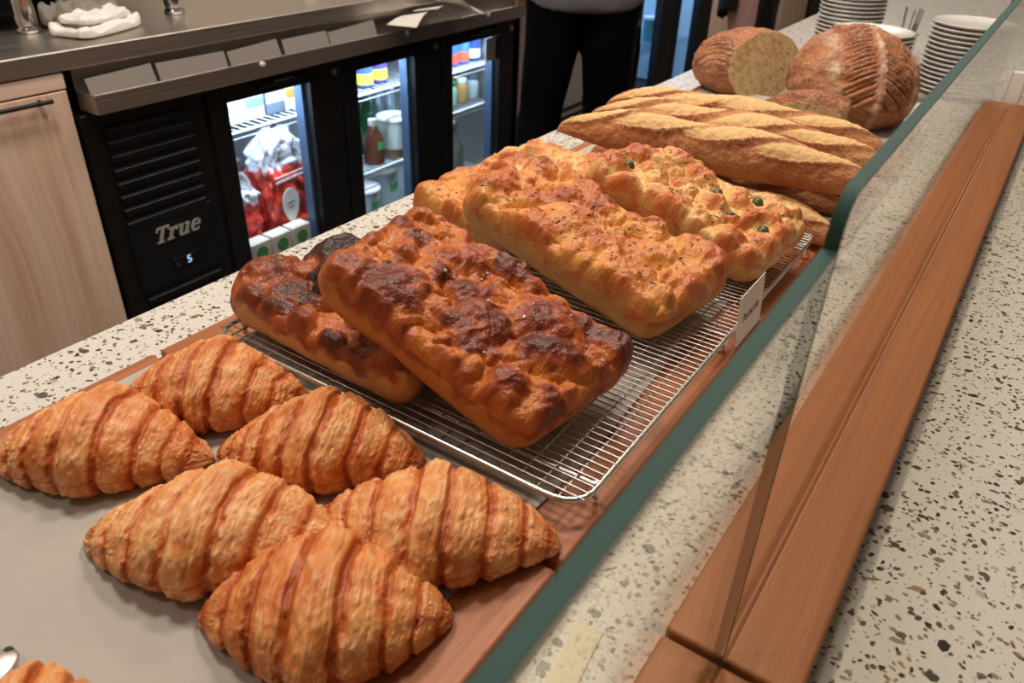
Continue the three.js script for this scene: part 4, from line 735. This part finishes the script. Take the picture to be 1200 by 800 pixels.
{
  const xs = [4.8, 5.53, 6.26, 6.96];
  for (let i = 0; i < 3; i++) { const w = xs[i + 1] - xs[i] - 0.01, g = thing('wood_cupboard', ['tall pale wood cupboard right beside the upright fridge', 'tall pale wood cupboard behind the coated person', 'tall pale wood cupboard at the dark end of the aisle'][i], 'cupboard', [(xs[i] + xs[i + 1]) / 2, 0, -2.12], 0, 'tall wood cupboards'); part(g, 'carcass', box(w, 2.2, 0.6, 'y'), M.oak, [0, 1.1, 0]); part(g, 'door', rbox(w - 0.004, 2.1, 0.02, 0.003, 'y'), M.oak, [0, 1.12, 0.31]); part(g, 'handle', rbox(0.012, 0.25, 0.02, 0.004), M.blackMetal, [w / 2 - 0.05, 1.3, 0.33]); }
  const g = thing('dark_block', 'near-black block past the wood cupboards', 'cabinet', [7.7, 0, -2.1]); part(g, 'carcass', box(1.44, 2.2, 0.6, 'y'), M.darkWall, [0, 1.1, 0]); part(g, 'door', rbox(0.71, 2.1, 0.02, 0.003), M.black, [-0.36, 1.12, 0.31]); part(g, 'door', rbox(0.71, 2.1, 0.02, 0.003), M.black, [0.36, 1.12, 0.31]);  // near-black block filling the dark area past the cupboards
}
{ const g = thing('red_tin', 'small red tin at the far end of the counter by the glass', 'tin', [3.55, Y0, -0.16]); part(g, 'body', lathe([[0, 0], [0.04, 0], [0.04, 0.1], [0, 0.1]], 28), col(0xa8322a, 0.4)); part(g, 'lid', lathe([[0, 0.012], [0.04, 0.012], [0.0415, 0.01], [0.0415, 0], [0, 0]].reverse(), 28), M.steel, [0, 0.1, 0]); }

// ------------------------------------------------------------------ people
// surface nets over a signed distance function
function nets(sdf, lo, hi, cs) {
  const n = [0, 1, 2].map((k) => Math.ceil((hi[k] - lo[k]) / cs) + 1), [nx, ny, nz] = n, F = new Float32Array(nx * ny * nz), id = (i, j, k) => (i * ny + j) * nz + k;
  for (let i = 0; i < nx; i++) for (let j = 0; j < ny; j++) for (let k = 0; k < nz; k++) F[id(i, j, k)] = sdf(lo[0] + i * cs, lo[1] + j * cs, lo[2] + k * cs);
  const vid = new Int32Array(nx * ny * nz).fill(-1), pos = [], idx = [];
  const E = []; for (let a = 0; a < 8; a++) for (let b = a + 1; b < 8; b++) { const x = a ^ b; if (x === 1 || x === 2 || x === 4) E.push([a, b]); }
  for (let i = 0; i < nx - 1; i++) for (let j = 0; j < ny - 1; j++) for (let k = 0; k < nz - 1; k++) {
    const f = []; let m = 0; for (let c = 0; c < 8; c++) { const v = F[id(i + (c & 1), j + ((c >> 1) & 1), k + (c >> 2))]; f.push(v); if (v < 0) m |= 1 << c; }
    if (m === 0 || m === 255) continue;
    let s = [0, 0, 0], q = 0; for (const [a, b] of E) if ((f[a] < 0) !== (f[b] < 0)) { const t = f[a] / (f[a] - f[b]); s[0] += lerp(a & 1, b & 1, t); s[1] += lerp((a >> 1) & 1, (b >> 1) & 1, t); s[2] += lerp(a >> 2, b >> 2, t); q++; }
    vid[id(i, j, k)] = pos.length / 3; pos.push(lo[0] + (i + s[0] / q) * cs, lo[1] + (j + s[1] / q) * cs, lo[2] + (k + s[2] / q) * cs);
  }
  const quad = (a, b, c, d, fl) => { if (a < 0 || b < 0 || c < 0 || d < 0) return; fl ? idx.push(a, c, b, a, d, c) : idx.push(a, b, c, a, c, d); };
  for (let i = 1; i < nx - 1; i++) for (let j = 1; j < ny - 1; j++) for (let k = 1; k < nz - 1; k++) {
    const s = F[id(i, j, k)] < 0;
    if (s !== (F[id(i + 1, j, k)] < 0)) quad(vid[id(i, j - 1, k - 1)], vid[id(i, j, k - 1)], vid[id(i, j, k)], vid[id(i, j - 1, k)], !s);
    if (s !== (F[id(i, j + 1, k)] < 0)) quad(vid[id(i - 1, j, k - 1)], vid[id(i - 1, j, k)], vid[id(i, j, k)], vid[id(i, j, k - 1)], !s);
    if (s !== (F[id(i, j, k + 1)] < 0)) quad(vid[id(i - 1, j - 1, k)], vid[id(i, j - 1, k)], vid[id(i, j, k)], vid[id(i - 1, j, k)], !s);
  }
  const g = new THREE.BufferGeometry(); g.setAttribute('position', new THREE.Float32BufferAttribute(pos, 3)); g.setIndex(idx); g.computeVertexNormals(); g.setAttribute('uv', new THREE.Float32BufferAttribute(new Float32Array(pos.length / 3 * 2), 2)); return g;
}
const cap = (p, a, b, ra, rb) => { const ax = b[0] - a[0], ay = b[1] - a[1], az = b[2] - a[2], px = p[0] - a[0], py = p[1] - a[1], pz = p[2] - a[2], t = clamp((ax * px + ay * py + az * pz) / (ax * ax + ay * ay + az * az)); return Math.hypot(px - ax * t, py - ay * t, pz - az * t) - lerp(ra, rb, t); };
const smin = (a, b, k) => { const h = Math.max(k - Math.abs(a - b), 0) / k; return Math.min(a, b) - h * h * k * 0.25; };
function field(bones, k) { return (x, y, z) => { let d = 1e3; for (const b of bones) d = smin(d, cap([x, y, z], b[0], b[1], b[2], b[3]), k); return d; }; }
function personAt(pos, turn, label, J, mats, coat) {
  const g = thing('person', label, 'person', pos, turn);
  const leg = (s) => [[[s * 0.085, 0.93, 0], [J.knee[s][0], 0.5, J.knee[s][1]], 0.088, 0.056], [[J.knee[s][0], 0.5, J.knee[s][1]], [J.foot[s][0], 0.08, J.foot[s][1]], 0.058, 0.036]];
  const legs = [...leg(-1), ...leg(1)], feet = [-1, 1].map((s) => [[J.foot[s][0], 0.045, J.foot[s][1] - 0.03], [J.foot[s][0] + s * 0.02, 0.035, J.foot[s][1] + 0.14], 0.042, 0.034]);
  const torso = [[[-0.07, 0.96, 0], [0.07, 0.96, 0], 0.105, 0.105], [[0, 0.98, 0], [0, 1.2, 0], 0.115, 0.115], [[-0.06, 1.25, 0], [0.06, 1.25, 0], 0.12, 0.12], [[-0.14, 1.42, 0], [0.14, 1.42, 0], 0.062, 0.062]];
  const neck = [[[0, 1.42, 0], [0, 1.56, 0.015], 0.056, 0.052]];
  const arms = [-1, 1].map((s) => [[[s * 0.17, 1.41, 0], J.elbow[s], 0.05, 0.041], [J.elbow[s], J.wrist[s], 0.041, 0.028]]).flat();
  const head = [[[0, 1.62, 0.03], [0, 1.68, 0.01], 0.074, 0.088], [[0, 1.585, 0.06], [0, 1.6, 0.05], 0.04, 0.05], [[0, 1.645, 0.1], [0, 1.625, 0.118], 0.008, 0.014], [[-0.088, 1.64, 0], [-0.09, 1.66, 0], 0.016, 0.018], [[0.088, 1.64, 0], [0.09, 1.66, 0], 0.016, 0.018]];
  const hands = [-1, 1].map((s) => { const w = J.wrist[s], e = J.elbow[s], d = new THREE.Vector3(w[0] - e[0], w[1] - e[1], w[2] - e[2]).normalize(), side = new THREE.Vector3(s, 0, 0).addScaledVector(d, -d.x * s).normalize(), nn = new THREE.Vector3().crossVectors(d, side); if (nn.y > 0) nn.negate(); const P = (a, b, c) => [w[0] + d.x * a + side.x * b + nn.x * c, w[1] + d.y * a + side.y * b + nn.y * c, w[2] + d.z * a + side.z * b + nn.z * c];
    const B = [[P(-0.02, 0, 0), P(0.03, 0, 0), 0.028, 0.026], [P(0.03, -0.018, 0), P(0.08, -0.024, 0.004), 0.019, 0.015], [P(0.03, 0.018, 0), P(0.08, 0.024, 0.004), 0.019, 0.015], [P(0.02, -0.026, 0.004), P(0.055, -0.05, 0.016), 0.014, 0.011], [P(0.055, -0.05, 0.016), P(0.085, -0.056, 0.024), 0.0105, 0.009]];
    [[-0.028, 0.036, 0.028], [-0.009, 0.042, 0.032], [0.01, 0.039, 0.03], [0.028, 0.03, 0.024]].forEach(([o, l1, l2]) => { const k1 = P(0.085, o, 0.004), k2 = P(0.085 + l1, o * 1.08, 0.014), k3 = P(0.085 + l1 + l2 * 0.7, o * 1.1, 0.034); B.push([k1, k2, 0.0098, 0.009], [k2, k3, 0.009, 0.0078]); }); return B; });
  const bodyAll = field([...legs, ...feet, ...torso, ...neck, ...arms, ...head], 0.035);
  const strip = (q) => { const r = q.toNonIndexed(); return r; };
  const bodyG = nets(bodyAll, [-0.55, -0.02, -0.3], [0.55, 1.82, 0.5], 0.014);
  const hg = hands.map((B) => { const lo = [9, 9, 9], hi = [-9, -9, -9]; for (const b of B) for (const e of [b[0], b[1]]) for (let k = 0; k < 3; k++) { lo[k] = Math.min(lo[k], e[k] - 0.04); hi[k] = Math.max(hi[k], e[k] + 0.04); } return nets(field(B, 0.008), lo, hi, 0.0035); });
  part(g, 'body', mergeGeometries([bodyG, ...hg]), mats.skin);
  const infl = (bones, d) => bones.map((b) => [b[0], b[1], b[2] + d, b[3] + d]);
  const tf = field([...infl(leg(-1), 0.014).map((b, i) => (i ? [b[0], b[1], b[2] + 0.004, b[3] + 0.018] : b)), ...infl(leg(1), 0.014).map((b, i) => (i ? [b[0], b[1], b[2] + 0.004, b[3] + 0.018] : b)), ...infl([torso[0]], 0.012)], 0.03);
  const wr = (x, y, z) => 0.004 * noise(x * 14, y * 9, z * 14);
  part(g, 'trousers', nets((x, y, z) => Math.max(tf(x, y, z) + wr(x, y, z), y - 1.0, 0.075 - y), [-0.5, 0.02, -0.3], [0.5, 1.04, 0.4], 0.013), mats.trousers);
  const sf = field([...infl(torso, 0.02), ...infl(arms.filter((_, i) => i % 2 === 0), 0.014), ...(coat ? infl(arms.filter((_, i) => i % 2 === 1), 0.014) : [])], 0.04);
  part(g, coat ? 'sweater' : 'shirt', nets((x, y, z) => Math.max(sf(x, y, z) + wr(x, y, z), y - 1.475, J.hem - y), [-0.5, J.hem - 0.04, -0.3], [0.5, 1.52, 0.5], 0.013), mats.shirt);
  for (const f of feet) part(g, 'shoe', nets((x, y, z) => Math.max(field(infl([f], 0.012), 0.01)(x, y, z), 0.004 - y), [f[0][0] - 0.1, -0.02, f[0][2] - 0.1], [f[0][0] + 0.1, 0.14, f[0][2] + 0.28], 0.009), M.black);
  part(g, 'hair', nets((x, y, z) => Math.max(Math.hypot(x / 0.1, (y - 1.69) / 0.105, (z + 0.005) / 0.108) * 0.1 - 0.1, -(Math.hypot(x / 0.09, (y - 1.62) / 0.1, (z - 0.08) / 0.08) * 0.08 - 0.08)), [-0.13, 1.55, -0.14], [0.13, 1.82, 0.14], 0.009), mats.hair);
  for (const s of [-1, 1]) part(g, 'eye', new THREE.SphereGeometry(0.011, 12, 8), M.ceramic, [s * 0.032, 1.655, 0.092]);
  if (coat) for (const s of [-1, 1]) { const cg = nets((x, y, z) => { const d = Math.abs(Math.hypot(x / 0.2, z / 0.125) - 1) * 0.125 - 0.008; return Math.max(d + wr(x, y, z), y - 1.42, (s > 0 ? 0.56 : 0.7) + 0.3 * Math.abs(x - 0.1) - y, 0.04 - s * z); }, [-0.3, 0.5, -0.25], [0.3, 1.46, 0.25], 0.012); part(g, 'coat_panel', cg, mats.coat); }
}
const skin = std('skin', { color: 0xc99a80, roughness: 0.55 });
personAt([2.42, 0, -1.34], 2.2, 'person in black trousers and grey shirt standing by the cooler', { knee: { '-1': [-0.11, 0.03], 1: [0.13, 0.02] }, foot: { '-1': [-0.13, -0.01], 1: [0.17, -0.02] }, elbow: { '-1': [-0.25, 1.13, -0.02], 1: [0.25, 1.13, -0.02] }, wrist: { '-1': [-0.2, 0.965, 0.17], 1: [0.2, 0.98, 0.18] }, hem: 0.905 }, { skin, trousers: std('trousers', { color: 0x030303, roughness: 0.9, specularIntensity: 0.25 }), shirt: std('shirt', { color: 0x77757a, roughness: 0.9 }), hair: std('hair', { color: 0x1c1511, roughness: 0.6 }) }, false);
personAt([3.72, 0, -1.22], 0.315, 'person in a split black coat and pale pink trousers at the aisle end', { knee: { '-1': [-0.07, 0.02], 1: [0.07, 0.02] }, foot: { '-1': [-0.08, 0], 1: [0.08, 0] }, elbow: { '-1': [-0.24, 1.14, 0], 1: [0.24, 1.14, 0] }, wrist: { '-1': [-0.22, 1.05, 0.2], 1: [0.22, 1.05, 0.2] }, hem: 1.0 }, { skin, trousers: std('pinkTrousers', { color: 0xc99a94, roughness: 0.85 }), shirt: col(0x141416, 0.85), hair: col(0x2a1d16, 0.6), coat: col(0x0c0c0e, 0.8) }, true);

scene.traverse((o) => { if (o.isMesh) { o.castShadow = true; o.receiveShadow = true; } });
renderer.render(scene, camera);
